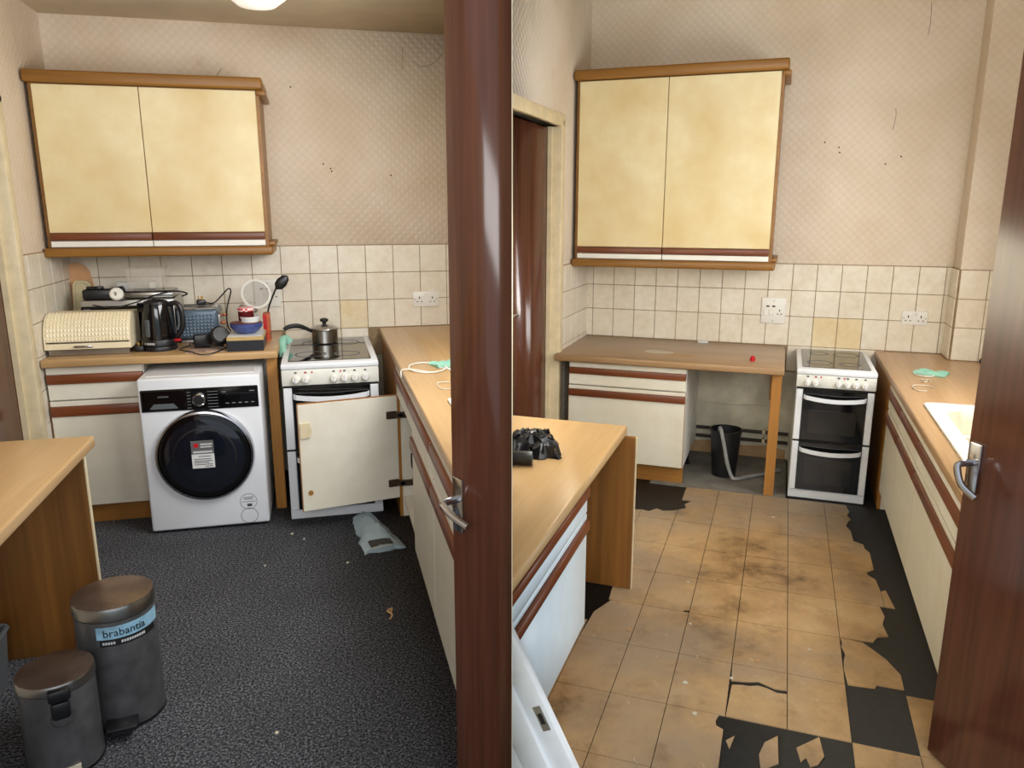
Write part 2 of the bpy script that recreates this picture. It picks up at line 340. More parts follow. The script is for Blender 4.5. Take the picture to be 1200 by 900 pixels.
# thin party wall between the two kitchens
o = bpy.data.objects.new('wall_party', MB().box(-.0005, .0005, 1.52, 7, -.02, 2.95).mesh('wall_party', 'plaster')); C.objects.link(o); o.rotation_euler = (0, 0, G)
tag(o, 'thin party wall dividing the two kitchens', None, None, 'structure')
wn = bpy.data.objects.new('added_window', None); C.objects.link(wn); wn.location = GV(-.002, 2.95, 1.1); wn.rotation_euler = (0, 0, G); tag(wn, 'added white framed window on the party wall of the carpeted kitchen', None, None, 'structure')  # unseen frame and pane, added to give the party-wall lamp a source
for nm, mb, m in (('frame', MB().box(-.02, 0, -.70, -.65, 0, 1.04).box(-.02, 0, .65, .70, 0, 1.04).box(-.02, 0, -.70, .70, 0, .05).box(-.02, 0, -.70, .70, .99, 1.04).box(-.02, 0, -.02, .02, 0, 1.04), 'white_paint'), ('pane', MB().box(-.006, -.002, -.66, .66, .04, 1.0), 'clear_glass')):
    q = bpy.data.objects.new(nm, mb.mesh(nm, m)); C.objects.link(q); q.parent = wn

# ------------------------------------------------------------ fitted furniture
def wall_cabinet(k, x0, x1, yf, z0, z1, label):
    t = Thing(k, 'wall_cabinet', label, 'cabinet', (x0, 0, z0)); w, h = x1 - x0, z1 - z0; y = yf
    t.part('carcass', MB().box(.012, w - .022, y + .045, -.012, .045, h - .045), 'trim_oak')
    t.part('cornice', MB().box(0, w, y, -.012, h - .058, h, .012, 3).box(w - .035, w + .012, y + .03, -.02, h - .085, h - .058, .006, 2), 'trim_oak')
    t.part('pelmet', MB().box(0, w, y, -.012, 0, .046, .012, 3).box(w - .03, w + .01, y + .05, -.02, .046, .07, .006, 2), 'trim_oak')
    a, b, m = .032, w - .038, w*.462
    for i, (u0, u1) in enumerate(((a, m - .002), (m + .002, b))):
        dr = t.part('door', MB().box(u0, u1, y + .025, y + .044, .122, h - .064, .002), 'aged_cream')
        t.part('handle_strip', MB().box(u0, u1, y + .014, y + .044, .082, .12, .006, 2), 'brown_strip', dr)
        t.part('lower_rail', MB().box(u0, u1, y + .025, y + .044, .05, .08, .002), 'white_plastic', dr)
    return t
wall_cabinet('L', -.042, 1.068, -.42, 1.362, 2.262, 'aged yellow wall cabinet above the cluttered worktop')
wall_cabinet('R', .008, 1.215, -.44, 1.255, 2.405, 'aged yellow wall cabinet above the emptied worktop')

def base_unit(k, base, rz, wd, dp, h, label, group=None, door='shut', front='front_cream', name='base_unit', right_side='white_plastic', split=.235):
    """front at y=0 facing -y, back at y=dp"""
    t = Thing(k, name, label, 'cabinet', base, rz, group); pl = .105; H = h - pl
    c = MB().box(0, .016, .02, dp, pl, h).box(.016, wd - .016, .02, dp, pl, pl + .016).box(.016, wd - .016, dp - .008, dp, pl, h).box(.016, wd - .016, .03, .07, h - H*split - .02, h - H*split)
    t.part('carcass', c, 'front_cream')
    t.part('side_panel', MB().box(wd - .016, wd, .02, dp, pl, h), right_side)
    t.part('plinth', MB().box(0, wd, .045, .062, 0, pl), 'oak_x')
    e = .003; s = H*split; z1 = h - .004
    dw = t.part('drawer_front', MB().box(e, wd - e, 0, .019, h - s + .003, z1 - H*.115, .002).box(e, wd - e, 0, .019, z1 - H*.05, z1, .002), front)
    t.part('handle_strip', MB().box(e, wd - e, -.012, .019, z1 - H*.115, z1 - H*.05, .005, 2), 'brown_strip', dw)
    dz = h - s - .004; fr = MB(); st = MB(); ed = MB()
    if door == 'shut':
        dd = t.part('door', MB().box(e, wd - e, 0, .019, pl + .004, dz - H*.105, .002).box(e, wd - e, 0, .019, dz - H*.035, dz, .002), front)
        t.part('handle_strip', MB().box(e, wd - e, -.012, .019, dz - H*.105, dz - H*.035, .005, 2), 'brown_strip', dd)
        for u in (e - .002, wd - e): t.part('edging', MB().box(u, u + .002, .001, .018, pl + .004, dz), 'oak_z', dd)
    return t, pl, dz
# back run, carpeted kitchen
base_unit('L', (-.034, -.655, 0), 0, .445, .63, .843, 'cream base unit with brown strips next to the washing machine')
base_unit('R', (.085, -.735, 0), 0, .70, .70, .712, 'cream base unit with brown strips beside the bucket')
def worktop_back(k, x0, label, m):
    d = D[k]; t = Thing(k, 'worktop', label, 'worktop', (x0, 0, d['zw'])); w = d['wx'] - x0; y = d['wy']
    t.part('slab', MB().box(0, w, y, -.012, -.04, 0, .008, 3), m)
    t.part('support_leg', MB().box(w - .062, w - .008, y + .05, y + .09, -d['zw'], -.041, .002), 'oak_z')
    t.part('batten', MB().box(w - .075, w - .035, -.06, -.012, -.35, -.041), 'oak_z')
worktop_back('L', -.036, 'oak effect worktop covered with appliances', 'worktop_x')
worktop_back('R', .004, 'worn oak effect worktop with residue marks over the bucket', 'worn_worktop_x')

# right-hand runs: local x runs toward the viewer, front faces the room
def right_run(k, y_units, labels, open_i, far, sink):
    d = D[k]; xr, zw = d['xr'], d['zw']; h = zw - .042; xf = xr + .012
    xe = 2.6 if k == 'L' else 2.412
    cu = Thing(k, 'corner_unit', 'blank corner unit with an oak end panel beside the cooker ' + WHERE[k], 'cabinet', (xf, -.02, 0))
    cu.part('carcass', MB().box(.016, .55, y_units[0] + .022, -.01, .0, h), 'front_cream')
    cu.part('end_panel', MB().box(0, .015, y_units[0] + .022, -.01, .0, h), 'oak_z')
    for i, (a, b) in enumerate(zip(y_units, y_units[1:])):
        t, pl, dz = base_unit(k, (xf, a, 0), -90, a - b, .52, h, labels[i], 'fitted units along the right wall ' + WHERE[k], 'open' if i == open_i else 'shut')
        if i == open_i:
            wd = .50; M = Matrix.Translation((.004, .0, 0)) @ Matrix.Rotation(R(-80), 4, 'Z')
            dd = t.part('door', MB().box(0, wd, -.019, 0, pl + .004, dz, .002, 1, M), 'front_cream', None, 'open cream cupboard door with an oak top edge')
            t.part('edging', MB().box(0, wd, -.018, -.001, dz, dz + .004, 0, 1, M), 'oak_x', dd); t.part('edging', MB().box(wd, wd + .003, -.018, -.001, pl + .004, dz, 0, 1, M), 'oak_z', dd)
            t.part('handle_strip', MB().box(0, wd, -.031, -.019, dz - .06, dz - .015, .004, 2, M), 'brown_strip', dd)
            for z in (pl + .09, dz - .10):
                hg = t.part('hinge', MB().box(.004, .06, .0, .010, z - .02, z + .02, .003, 1, M).box(.016, .03, .0, .07, z - .016, z + .016, .003).box(.004, .03, -.012, .03, z - .01, z + .01, .003), 'bronze', dd)
            t.part('catch', MB().prism([(wd - .05, dz - .17), (wd - .005, dz - .17), (wd - .005, dz - .095), (wd - .05, dz - .095), (wd - .062, dz - .132)], 0, .009, 'xz', M), 'cream_paint', dd)
            t.part('knob_hole', MB().lathe([(.013, 0), (.013, .003)], (0, 0, 0), 16, M @ Matrix.Translation((wd - .04, .0035, pl + .10)) @ FRONT), 'oak_x', dd)
    wt = Thing(k, 'worktop', ('oak effect worktop with a white cable beside the cooker' if k == 'L' else 'oak effect worktop with an inset white sink'), 'worktop', (xr, 0, zw))
    X, Y0, Y1 = xe - xr, -.012, far; sx0, sx1, sy0, sy1 = sink
    sl = MB(); bm = sl.bm; gx = [0, sx0, sx1, X]; gy = [Y1, sy1, sy0, Y0]; V = {}
    for c, z in enumerate((-.04, 0)):
        for i in range(4):
            for j in range(4): V[i, j, c] = bm.verts.new((gx[i], gy[j], z))
    for i in range(3):
        for j in range(3):
            if (i, j) != (1, 1):
                for c in (0, 1): bm.faces.new([V[i, j, c], V[i + 1, j, c], V[i + 1, j + 1, c], V[i, j + 1, c]])
    loop = lambda L: [bm.faces.new([V[a + (0,)], V[b + (0,)], V[b + (1,)], V[a + (1,)]]) for a, b in zip(L, L[1:] + L[:1])]
    loop([(0, 0), (1, 0), (2, 0), (3, 0), (3, 1), (3, 2), (3, 3), (2, 3), (1, 3), (0, 3), (0, 2), (0, 1)]); loop([(1, 1), (2, 1), (2, 2), (1, 2)])
    bmesh.ops.recalc_face_normals(bm, faces=bm.faces[:])
    bmesh.ops.bevel(bm, geom=[e for e in bm.edges if all(abs(v.co.x) < 1e-6 for v in e.verts) and abs(e.verts[0].co.z - e.verts[1].co.z) < 1e-6], offset=.008, segments=3, affect='EDGES', profile=.5)
    wt.part('slab', sl, 'worktop_y' if k == 'L' else 'worn_worktop_y')
    # sink
    sk = Thing(k, 'sink', 'white inset kitchen sink ' + WHERE[k], 'sink', (xr, 0, zw))
    outer = rrect(sx0 - .02, sx1 + .02, sy1 - .02, sy0 + .02, .02); rings = [(outer, .001), (outer, .009), (rrect(sx0 - .012, sx1 + .012, sy1 - .012, sy0 + .012, .03), .014), (rrect(sx0 + .035, sx1 - .035, sy1 + .035, sy0 - .035, .08), .013), (rrect(sx0 + .05, sx1 - .05, sy1 + .05, sy0 - .05, .08), -.002), (rrect(sx0 + .075, sx1 - .075, sy1 + .075, sy0 - .075, .08), -.13)]
    vs = []; fs = []; n = len(outer)
    for r, z in rings: vs += [(x, y, z) for x, y in r]
    for i in range(len(rings) - 1):
        for j in range(n): fs.append((i*n + j, i*n + (j + 1) % n, (i + 1)*n + (j + 1) % n, (i + 1)*n + j))
    sk.part('rim', MB().raw(vs[:4*n], [f for f in fs if f[2] < 4*n]), 'sink_white')
    m = vs[3*n:]; sk.part('basin', MB().raw(m, [tuple(q - 3*n for q in f) for f in fs if min(f) >= 3*n] + [tuple(range(2*n, 3*n))]), 'sink_stain')
    sk.part('drain', MB().lathe([(.035, 0), (.035, .004), (.02, .004)], ((sx0 + sx1)/2, (sy0 + sy1)/2, -.13), 20), 'chrome')
right_run('L', [-.92, -1.58, -2.22, -2.92], ['cream base unit standing open with its door swung against the cooker', 'cream base unit beside the open cupboard', 'cream base unit farthest from the cooker, behind the brown door'], 0, -2.93, (.13, .46, -1.98, -2.5))
right_run('R', [-.74, -1.22, -1.74, -2.74], ['cream base unit nearest the white cooker in the cleared kitchen', 'cream base unit below the near edge of the sink rim', 'cream base unit below the sink, partly behind the brown door'], -1, -2.75, (.085, .50, -1.42, -2.30))

# left-hand breakfast bars
def bar(k, y0, xe, zt, xpan, label, m):
    d = D[k]; xl = d['xl']; t = Thing(k, 'worktop', label, 'worktop', (xl, y0, 0)); w = xe - xl
    t.part('slab', MB().box(.004, w, -2.6, 0, zt - .04, zt, .008, 3), m)
    t.part('end_panel', MB().box(.004, xpan - xl, -.032, -.012, 0, zt - .041, .001), 'panel_oak')
    t.part('panel_edging', MB().box(xpan - xl, xpan - xl + .004, -.032, -.012, 0, zt - .041), 'cream_paint')
bar('L', -1.90, .50, .818, .462, 'oak effect breakfast worktop on an end panel behind the pedal bins', 'worktop_y')
bar('R', -2.06, .70, .722, .742, 'oak effect breakfast worktop with a black bag on it', 'worktop_y')
base_unit('R', (.668, -3.75, 0), 90, 1.14, .55, .68, 'white base unit with brown strips under the breakfast worktop', None, 'shut', 'white_laminate')

# ------------------------------------------------------------ cookers
def cooker(k, x0, x1, yf, yb, zt, label):
    w = x1 - x0; t = Thing(k, 'cooker', label, 'cooker', (x0, yf, 0), 0, 'slot-in electric cookers'); dp = yb - yf; s = w/.5; h = zt
    zp = h - .115*h/.85; zd = h*.455; z0 = .055
    t.part('body', MB().box(.004, w - .004, .03, dp, .012, h - .03, .003), 'enamel_grubby')
    t.part('foot_rail', MB().box(.004, w - .004, .012, .04, .0, z0 - .004, .004), 'enamel')
    hob = t.part('hob_frame', MB().box(0, w, 0, dp, h - .03, h, .008, 2), 'enamel')
    t.part('hob_glass', MB().prism(rrect(.035*s, w - .035*s, .06, dp - .05, .012), h - .001, h + .003), 'dark_glass', hob)
    for cx, cy, r in ((.15, .30, .085), (.345, .28, .07), (.16, .74, .065), (.34, .72, .09)):
        ring = MB().lathe([(r*s, 0), (r*s, .0006), ((r - .009)*s, .0006), ((r - .009)*s, 0)], (cx*s, cy*dp, h + .0032), 40, None, False)
        t.part('hob_ring', ring, 'grey_plastic', hob)
    pan = t.part('control_panel', MB().box(.002, w - .002, .002, .04, zp, h - .031, .004, 2), 'enamel_grubby')
    zk = (zp + h - .031)/2 - .008
    for u in (.145, .245, .53, .64, .745, .855):
        kn = t.part('knob', MB().lathe([(.021*s, 0), (.021*s, .008), (.018*s, .024), (.015*s, .028)], (u*w, .002, zk), 20, FRONT), 'white_plastic', pan)
        t.part('knob_grip', MB().box(u*w - .004, u*w + .004, -.032, -.02, zk - .016*s, zk + .016*s, .002), 'enamel', kn)
        t.part('scale_mark', MB().box(u*w - .006, u*w + .006, .0005, .003, zk + .03, zk + .038), 'print_dark', pan)
    for u in (.24, .31, .60):
        t.part('indicator', MB().box(u*w - .004, u*w + .004, .0, .003, zk + .03, zk + .038), 'red', pan)
    t.part('black_gap', MB().box(.006, w - .006, .012, .03, z0, zp), 'black_matt')
    for i, (a, b) in enumerate(((zd + .006, zp - .012), (z0, zd - .006))):
        dr = t.part('oven_door', MB().box(.1*w, w - .1*w, .0, .03, a, b, .003), 'black_gloss')
        t.part('door_stile', MB().box(.006, .1*w - .001, .0, .03, a, b, .003), 'enamel', dr)
        t.part('door_stile', MB().box(w - .1*w + .001, w - .006, .0, .03, a, b, .003), 'enamel', dr)
        q = b - .13*(b - a) if i else b - .2*(b - a)
        t.part('window', MB().prism(rrect(.19*w, .79*w, a + .15*(b - a), q - .075*h, .008), -.002, .002, 'xz'), 'oven_window', dr)
        pts = [(.11*w, -.001), (.14*w, -.02)] + [(u*w, -.028 - .012*math.sin(math.pi*(u - .14)/.72)) for u in (.25, .38, .5, .62, .75)] + [(.86*w, -.02), (.89*w, -.001)]
        sag = lambda u: -.012*math.sin(math.pi*max(0, min(1, (u/w - .11)/.78)))
        hv = []; hf = []
        for (u, y) in pts:
            for dy, dz in ((0, 0), (-.012, 0), (-.012, .024*h/.85), (0, .024*h/.85)): hv.append((u, y + dy, b - .055*h/.85 + dz + sag(u)))
        for j in range(len(pts) - 1):
            for c in range(4): hf.append((j*4 + c, j*4 + (c + 1) % 4, j*4 + 4 + (c + 1) % 4, j*4 + 4 + c))
        hf += [(0, 1, 2, 3), tuple(range(len(hv) - 4, len(hv)))]
        t.part('handle', MB().raw(hv, hf), 'enamel', dr)
    return t
cooker('L', 1.088, 1.578, -.84, -.02, .838, 'white electric cooker with a saucepan on it behind the open cupboard door')
cooker('R', 1.375, 1.782, -.71, -.02, .748, 'white electric double oven cooker with bare hob and black glass doors')

# ------------------------------------------------------------ washing machine
t = Thing('L', 'washing_machine', 'white washing machine with a round black door under the worktop', 'washing machine', (.418, -.86, 0)); w, h = .568, .80
t.part('body', MB().box(0, w, 0, .56, .012, h, .012, 3), 'enamel')
t.part('top_plate', MB().box(.03, w - .03, .05, .55, h - .001, h + .004, .003), 'enamel')
for x in (.05, w - .05): t.part('foot', MB().cyl((x, .05, 0), (x, .05, .014), .02), 'black_plastic')
pn = t.part('control_panel', MB().box(.012, w - .012, -.006, .004, h - .165, h - .055, .003), 'black_gloss')
t.part('detergent_drawer', MB().box(.016, .215, -.008, -.004, h - .160, h - .06, .002), 'black_gloss', pn)
t.part('drawer_grip', MB().prism([(.05, h - .15), (.18, h - .15), (.16, h - .125), (.07, h - .125)], -.0095, -.007, 'xz'), 'grey_plastic', pn)
t.part('lettering', MB().box(.09, .14, -.0088, -.0078, h - .094, h - .086), 'print_dark', pn)
kb = t.part('dial', MB().lathe([(.026, 0), (.026, .016), (.022, .02)], (.278, -.006, h - .112), 28, FRONT), 'black_plastic', pn)
t.part('dial_ring', MB().lathe([(.031, 0), (.031, .014), (.0265, .018)], (.278, -.006, h - .112), 28, FRONT), 'chrome', kb)
mk = MB()
for i in range(6):
    mk.box(.224, .240, -.0075, -.005, h - .153 + .0155*i, h - .1508 + .0155*i).box(.318, .366, -.0075, -.005, h - .153 + .0155*i, h - .1512 + .0155*i)
for i in range(5): mk.box(.400 + .03*i, .416 + .03*i, -.0075, -.005, h - .140, h - .136)
mk.box(.385, .405, -.0075, -.005, h - .082, h - .078).box(.515, .54, -.0075, -.005, h - .082, h - .078)
t.part('lettering', mk, 'print_mid', pn)
t.part('display', MB().box(.385, .545, -.0072, -.005, h - .128, h - .09), 'dark_glass', pn)
cx, cz, r = .286, .402, .226
dr = t.part('door', MB().lathe([(r, 0), (r, .018), (r - .012, .032), (r - .02, .034)], (cx, .002, cz), 64, FRONT), 'black_gloss')
t.part('door_ring', MB().lathe([(r + .009, 0), (r + .009, .022), (r + .003, .034), (r - .006, .036)], (cx, .002, cz), 64, FRONT, False), 'chrome', dr)
t.part('door_glass', MB().lathe([(r - .022, .030), (r - .06, .040), (r - .11, .044), (.0005, .045)], (cx, .002, cz), 64, FRONT), 'drum_glass', dr)
t.part('inner_ring', MB().lathe([(.150, .0405), (.150, .0425), (.142, .0435)], (cx, .002, cz), 64, FRONT, False), 'black_plastic', dr)
st = t.part('sticker', MB().box(cx - .060, cx + .045, -.0475, -.0455, cz - .055, cz + .085), 'sticker_white', dr)
t.part('sticker_head', MB().box(cx - .060, cx + .045, -.0485, -.0472, cz + .018, cz + .085), 'sticker_grey', dr)
t.part('sticker_badge', MB().lathe([(.012, 0), (.012, .001)], (cx - .036, -.0485, cz + .063), 18, FRONT), 'red', dr)
mk = MB().box(cx - .016, cx + .040, -.0495, -.0484, cz + .064, cz + .072).box(cx - .016, cx + .036, -.0495, -.0484, cz + .051, cz + .058).box(cx - .052, cx + .038, -.0495, -.0484, cz + .024, cz + .034)
t.part('lettering', mk, 'print_light', dr)
mk = MB()
for z, a, b in ((.006, -.03, .03), (-.008, -.05, .03), (-.018, -.05, .035), (-.026, -.05, .02), (-.036, -.05, .035), (-.046, .0, .035)): mk.box(cx + a, cx + b, -.0485, -.0474, cz + z - .002, cz + z + .0015)
t.part('lettering', mk, 'print_dark', dr)
for z, nm in ((.135, 'round_sticker'), (.058, 'filter_cover')):
    t.part(nm, MB().lathe([(.042, 0), (.042, .0012), (.040, .0012), (.040, 0)], (.470, 0, z), 36, FRONT, False), 'print_dark')
mk = MB().box(.445, .495, -.0015, .0005, .155, .158).box(.45, .49, -.0015, .0005, .146, .149).box(.436, .504, -.0015, .0005, .133, .135).box(.462, .486, -.0015, .0005, .108, .122)
t.part('lettering', mk, 'print_dark')

# ------------------------------------------------------------ sockets and switches
def socket(k, x, z, label, s=1.0):
    t = Thing(k, 'double_socket', label, 'socket', (x, -.009, z)); w, h = .16*s, .095*s
    t.part('plate', MB().box(-w/2, w/2, -.01, 0, -h/2, h/2, .003, 2), 'white_plastic')
    for sx in (-.04*s, .04*s):
        t.part('pin_hole', MB().box(sx - .003, sx + .003, -.0108, -.009, .002, .016).box(sx - .017, sx - .008, -.0108, -.009, -.018, -.013).box(sx + .008, sx + .017, -.0108, -.009, -.018, -.013), 'black_matt')
        t.part('rocker', MB().box(sx*.25 - .008, sx*.25 + .008, -.013, -.009, .014, .036, .002), 'white_plastic')
    for sx in (-1, 1): t.part('screw', MB().lathe([(.004, 0), (.004, .001)], (sx*.068*s, -.010, .0), 10, FRONT), 'steel')
socket('L', 1.94, 1.055, 'white double socket on the tiles right of the saucepan')
socket('R', 2.025, .965, 'white double socket on the tiles near the boxed-in corner', .86)
def cooker_switch(k, x, z, label, s=1.0, damaged=False):
    t = Thing(k, 'cooker_switch', label, 'switch', (x, -.009, z)); w, h = .145*s, .165*s
    t.part('plate', MB().box(-w/2, w/2, -.012, 0, -h/2, h/2, .004, 2), 'white_plastic')
    for sx in (-.035*s, .0): t.part('neon', MB().box(sx - .009, sx + .009, -.0135, -.011, .022, .032, .001), 'dark_red')
    for sx in (-.045*s, -.012*s): t.part('rocker', MB().box(sx - .012, sx + .012, -.018, -.011, -.03, .008, .003), 'white_plastic')
    t.part('pin_hole', MB().box(.034, .040, -.0128, -.011, -.004, .008).box(.022, .030, -.0128, -.011, -.024, -.018).box(.044, .052, -.0128, -.011, -.024, -.018), 'black_matt')
    for zz in (-.065*s, .06*s): t.part('screw', MB().lathe([(.004, 0), (.004, .001)], (0, -.012, zz), 10, FRONT), 'steel')
cooker_switch('R', 1.222, .977, 'white cooker control switch on the tiles beside the cooker')
cooker_switch('L', 1.0, 1.115, 'white cooker control switch on the tiles behind the sieve')
#MORE
# ------------------------------------------------------------ on the cluttered worktop (carpeted kitchen)
ZW = .885
t = Thing('L', 'bread_bin', 'white quilted roll top bread bin in front of the microwave', 'bread bin', (-.035, -.615, ZW)); w, dp, h = .395, .23, .205
t.part('base', MB().box(.012, w - .012, .012, dp - .01, 0, .034, .004), 'steel')
prof = [(0, .034)] + [(.11 - .11*math.cos(R(a)), .062 + (h - .062)*math.sin(R(a))) for a in range(0, 91, 10)] + [(dp, h - .004), (dp, .034)]
for u in (0, w - .008): t.part('end_cap', MB().prism(prof, u, u + .008, 'yz'), 'bread_cream')
vs = []; fs = []; nu, na = 24, 9
pt = lambda u, a, o: (u, .11 - (.11 + o)*math.cos(a), .062 + (h - .062 + o)*math.sin(a))
for i in range(nu):
    for j in range(na):
        u0, u1 = .008 + (w - .016)*i/nu, .008 + (w - .016)*(i + 1)/nu; a0, a1 = R(4 + 84*j/na), R(4 + 84*(j + 1)/na); b = len(vs)
        vs += [pt(u0, a0, 0), pt(u1, a0, 0), pt(u1, a1, 0), pt(u0, a1, 0), pt((u0 + u1)/2, (a0 + a1)/2, .0055)]
        fs += [(b, b + 1, b + 4), (b + 1, b + 2, b + 4), (b + 2, b + 3, b + 4), (b + 3, b, b + 4)]
roll = MB(); roll.bm.from_mesh((lambda me: (me.from_pydata(vs, [], fs), me)[1])(bpy.data.meshes.new('r')))
roll.box(.008, w - .008, -.002, .012, .034, .064, .002).box(.008, w - .008, .108, dp, .04, h - .003)
lid = t.part('roll_lid', roll, 'bread_cream')
t.part('handle', MB().box(w*.34, w*.56, -.016, -.001, .044, .054, .003, 2), 'chrome', lid)
vs = []; fs = []
for i in range(6):
    for j in range(6):
        y0, y1 = .035 + .18*i/6, .035 + .18*(i + 1)/6; z0, z1 = .045 + .15*j/6, .045 + .15*(j + 1)/6
        if z1 > .062 + (h - .062)*math.sin(math.acos(max(-1, min(1, (.11 - y0)/.11))) if y0 < .11 else math.pi/2): continue
        b = len(vs); vs += [(w, y0, z0), (w, y1, z0), (w, y1, z1), (w, y0, z1), (w + .004, (y0 + y1)/2, (z0 + z1)/2)]; fs += [(b, b + 1, b + 4), (b + 1, b + 2, b + 4), (b + 2, b + 3, b + 4), (b + 3, b, b + 4)]
t.part('end_quilting', MB().raw(vs, fs), 'bread_cream')

t = Thing('L', 'microwave', 'black and silver microwave behind the bread bin', 'microwave', (.072, -.345, ZW)); w, dp, h = .46, .31, .245
t.part('body', MB().box(0, w, .012, dp, .008, h, .006, 2), 'steel')
dr = t.part('door', MB().box(.004, w*.76, -.006, .012, .012, h - .03, .004), 'black_gloss')
t.part('window', MB().prism(rrect(.05, w*.66, .05, h - .07, .01), -.0085, -.005, 'xz'), 'dark_glass', dr)
t.part('lettering', MB().box(.018, .05, -.007, -.0058, h - .05, h - .043), 'print_mid', dr)
t.part('control_panel', MB().box(w*.765, w - .004, -.006, .012, .012, h - .03, .004), 'black_plastic')
for x in (.05, w - .05): t.part('foot', MB().cyl((x, .06, 0), (x, .06, .01), .012).cyl((x, dp - .05, 0), (x, dp - .05, .01), .012), 'black_plastic')
ZM = ZW + .245
solid('L', 'chopping_board', MB().prism([(-.065, .0), (.065, 0), (.07, .05), (.072, .30)] + [(.072*math.cos(R(a)), .34 + .085*math.sin(R(a))) for a in range(10, 171, 16)] + [(-.072, .30), (-.07, .05)], -.009, .009, 'xz',
      Matrix.Rotation(R(-7), 4, 'Y') @ Matrix.Rotation(R(14), 4, 'Z')), 'board_wood', (.03, -.030, ZW + .006), 'rounded wooden chopping board leaning in the corner', 'chopping board')
ty = Thing('L', 'tray', 'cream rectangular tray standing behind the microwave', 'tray', (.005, -.085, ZW + .004), 0)
MT = Matrix.Rotation(R(3), 4, 'Y')
ty.part('panel', MB().prism(rrect(-.04, 0.05, 0, .33, .03), -.004, .0, 'xz', MT), 'tray_cream')
o1 = rrect(-.04, 0.05, 0, .33, .03); o2 = rrect(-.03, .04, .01, .32, .024); n = len(o1)
vs = [tuple(MT @ Vector((x, -.004, z))) for x, z in o1] + [tuple(MT @ Vector((x, -.016, z))) for x, z in o1] + [tuple(MT @ Vector((x, -.016, z))) for x, z in o2] + [tuple(MT @ Vector((x, -.004, z))) for x, z in o2]
ty.part('rim', MB().raw(vs, [(i*n + j, i*n + (j + 1) % n, (i + 1)*n + (j + 1) % n, (i + 1)*n + j) for i in range(3) for j in range(n)]), 'tray_cream')
t = Thing('L', 'kitchen_scale', 'flat silver kitchen scale lying on the microwave', 'scale', (.27, -.30, ZM)); 
t.part('body', MB().box(0, .255, 0, .2, .004, .036, .008, 2), 'steel'); t.part('platform', MB().prism(rrect(.006, .249, .006, .194, .015), .036, .042), 'black_gloss'); t.part('foot', MB().box(.02, .04, .02, .04, 0, .005).box(.21, .23, .02, .04, 0, .005).box(.02, .04, .15, .17, 0, .005).box(.21, .23, .15, .17, 0, .005), 'black_plastic')
t = Thing('L', 'plastic_container', 'clear open plastic container resting on the kitchen scale', 'container', (.285, -.26, ZM + .044), 4)
a = [(.018, .02), (.175, .02), (.175, .14), (.018, .14)]; b = [(0, 0), (.2, 0), (.2, .16), (0, .16)]; th = .003
vs = [(x, y, 0) for x, y in a] + [(x, y, .115) for x, y in b] + [(x + (th if i in (0, 3) else -th), y + (th if i < 2 else -th), .115) for i, (x, y) in enumerate(b)] + [(x + (th if i in (0, 3) else -th), y + (th if i < 2 else -th), th) for i, (x, y) in enumerate(a)]
t.part('tub', MB().raw(vs, [(0, 1, 2, 3), (12, 13, 14, 15)] + [(i*4 + j, i*4 + (j + 1) % 4, i*4 + 4 + (j + 1) % 4, i*4 + 4 + j) for i in range(3) for j in range(4)]), 'clear_plastic')
t.part('rim', MB().tube([(0, 0, .115), (.2, 0, .115), (.2, .16, .115), (0, .16, .115), (0, 0, .115)], .004, 6, 1, False), 'clear_plastic')
solid('L', 'egg_cup', MB().lathe([(.016, 0), (.022, .012), (.02, .03), (.012, .036)], (0, 0, 0), 18), 'white_plastic', (.40, -.19, ZM + .0475), 'small pale round piece inside the clear container', 'cup')
t = Thing('L', 'hand_blender', 'black handheld gadget lying on the microwave', 'gadget', (.075, -.30, ZM))
t.part('body', MB().box(0, .15, 0, .075, 0, .055, .012, 2), 'black_plastic'); t.part('ridge', MB().box(.02, .10, .01, .06, .054, .07, .006, 2), 'black_gloss'); t.part('grip', MB().cyl((.145, .035, .035), (.20, .03, .042), .028, 14), 'black_plastic')
t = Thing('L', 'timer', 'small white round timer between gadget and scale', 'timer', (.262, -.355, ZM+.030))
t.part('body', MB().lathe([(.030, 0), (.034, .008), (.034, .026), (.026, .034)], (0, 0, 0), 22, Matrix.Rotation(R(70), 4, 'X')), 'white_plastic'); t.part('pointer', MB().box(-.004, .004, -.04, -.033, -.0, .02, .001), 'steel')
solid('L', 'white_box', MB().box(0, .20, 0, .035, 0, .075, .003), 'white_plastic', (.20, -.095, ZM), 'flat white box standing behind the gadgets on the microwave', 'box')

t = Thing('L', 'kettle', 'black electric kettle with grey water window on the worktop', 'kettle', (.472, -.50, ZW))
t.part('power_base', MB().lathe([(.086, 0), (.088, .008), (.084, .022), (.07, .024)], (0, 0, 0), 36), 'black_plastic')
t.part('body', MB().lathe([(.082, .026), (.083, .05), (.078, .12), (.070, .19), (.064, .235), (.062, .24)], (0, 0, 0), 36), 'black_gloss')
t.part('collar', MB().lathe([(.0845, .027), (.0845, .055), (.083, .058)], (0, 0, 0), 36, None, False), 'black_plastic')
ld = t.part('lid', MB().lathe([(.062, .24), (.058, .252), (.03, .262), (.0005, .264)], (0, 0, 0), 32), 'black_plastic'); t.part('lid_knob', MB().box(-.012, .02, -.012, .012, .258, .272, .005, 2), 'black_plastic', ld)
t.part('spout', MB().prism([(-.03, .245), (.03, .245), (.012, .2), (-.012, .2)], -.086, -.05, 'yz').prism([(-.085, .246), (-.055, .246), (-.06, .19)], -.02, .02, 'xz'), 'black_gloss')
t.part('handle', MB().tube([(.055, 0, .235), (.10, -.005, .24), (.122, -.008, .20), (.122, -.008, .12), (.098, -.006, .075), (.075, 0, .06)], .013, 10), 'black_plastic')
t.part('handle_inset', MB().tube([(.104, -.006, .20), (.106, -.006, .14), (.095, -.005, .10)], .007, 8), 'grey_plastic')
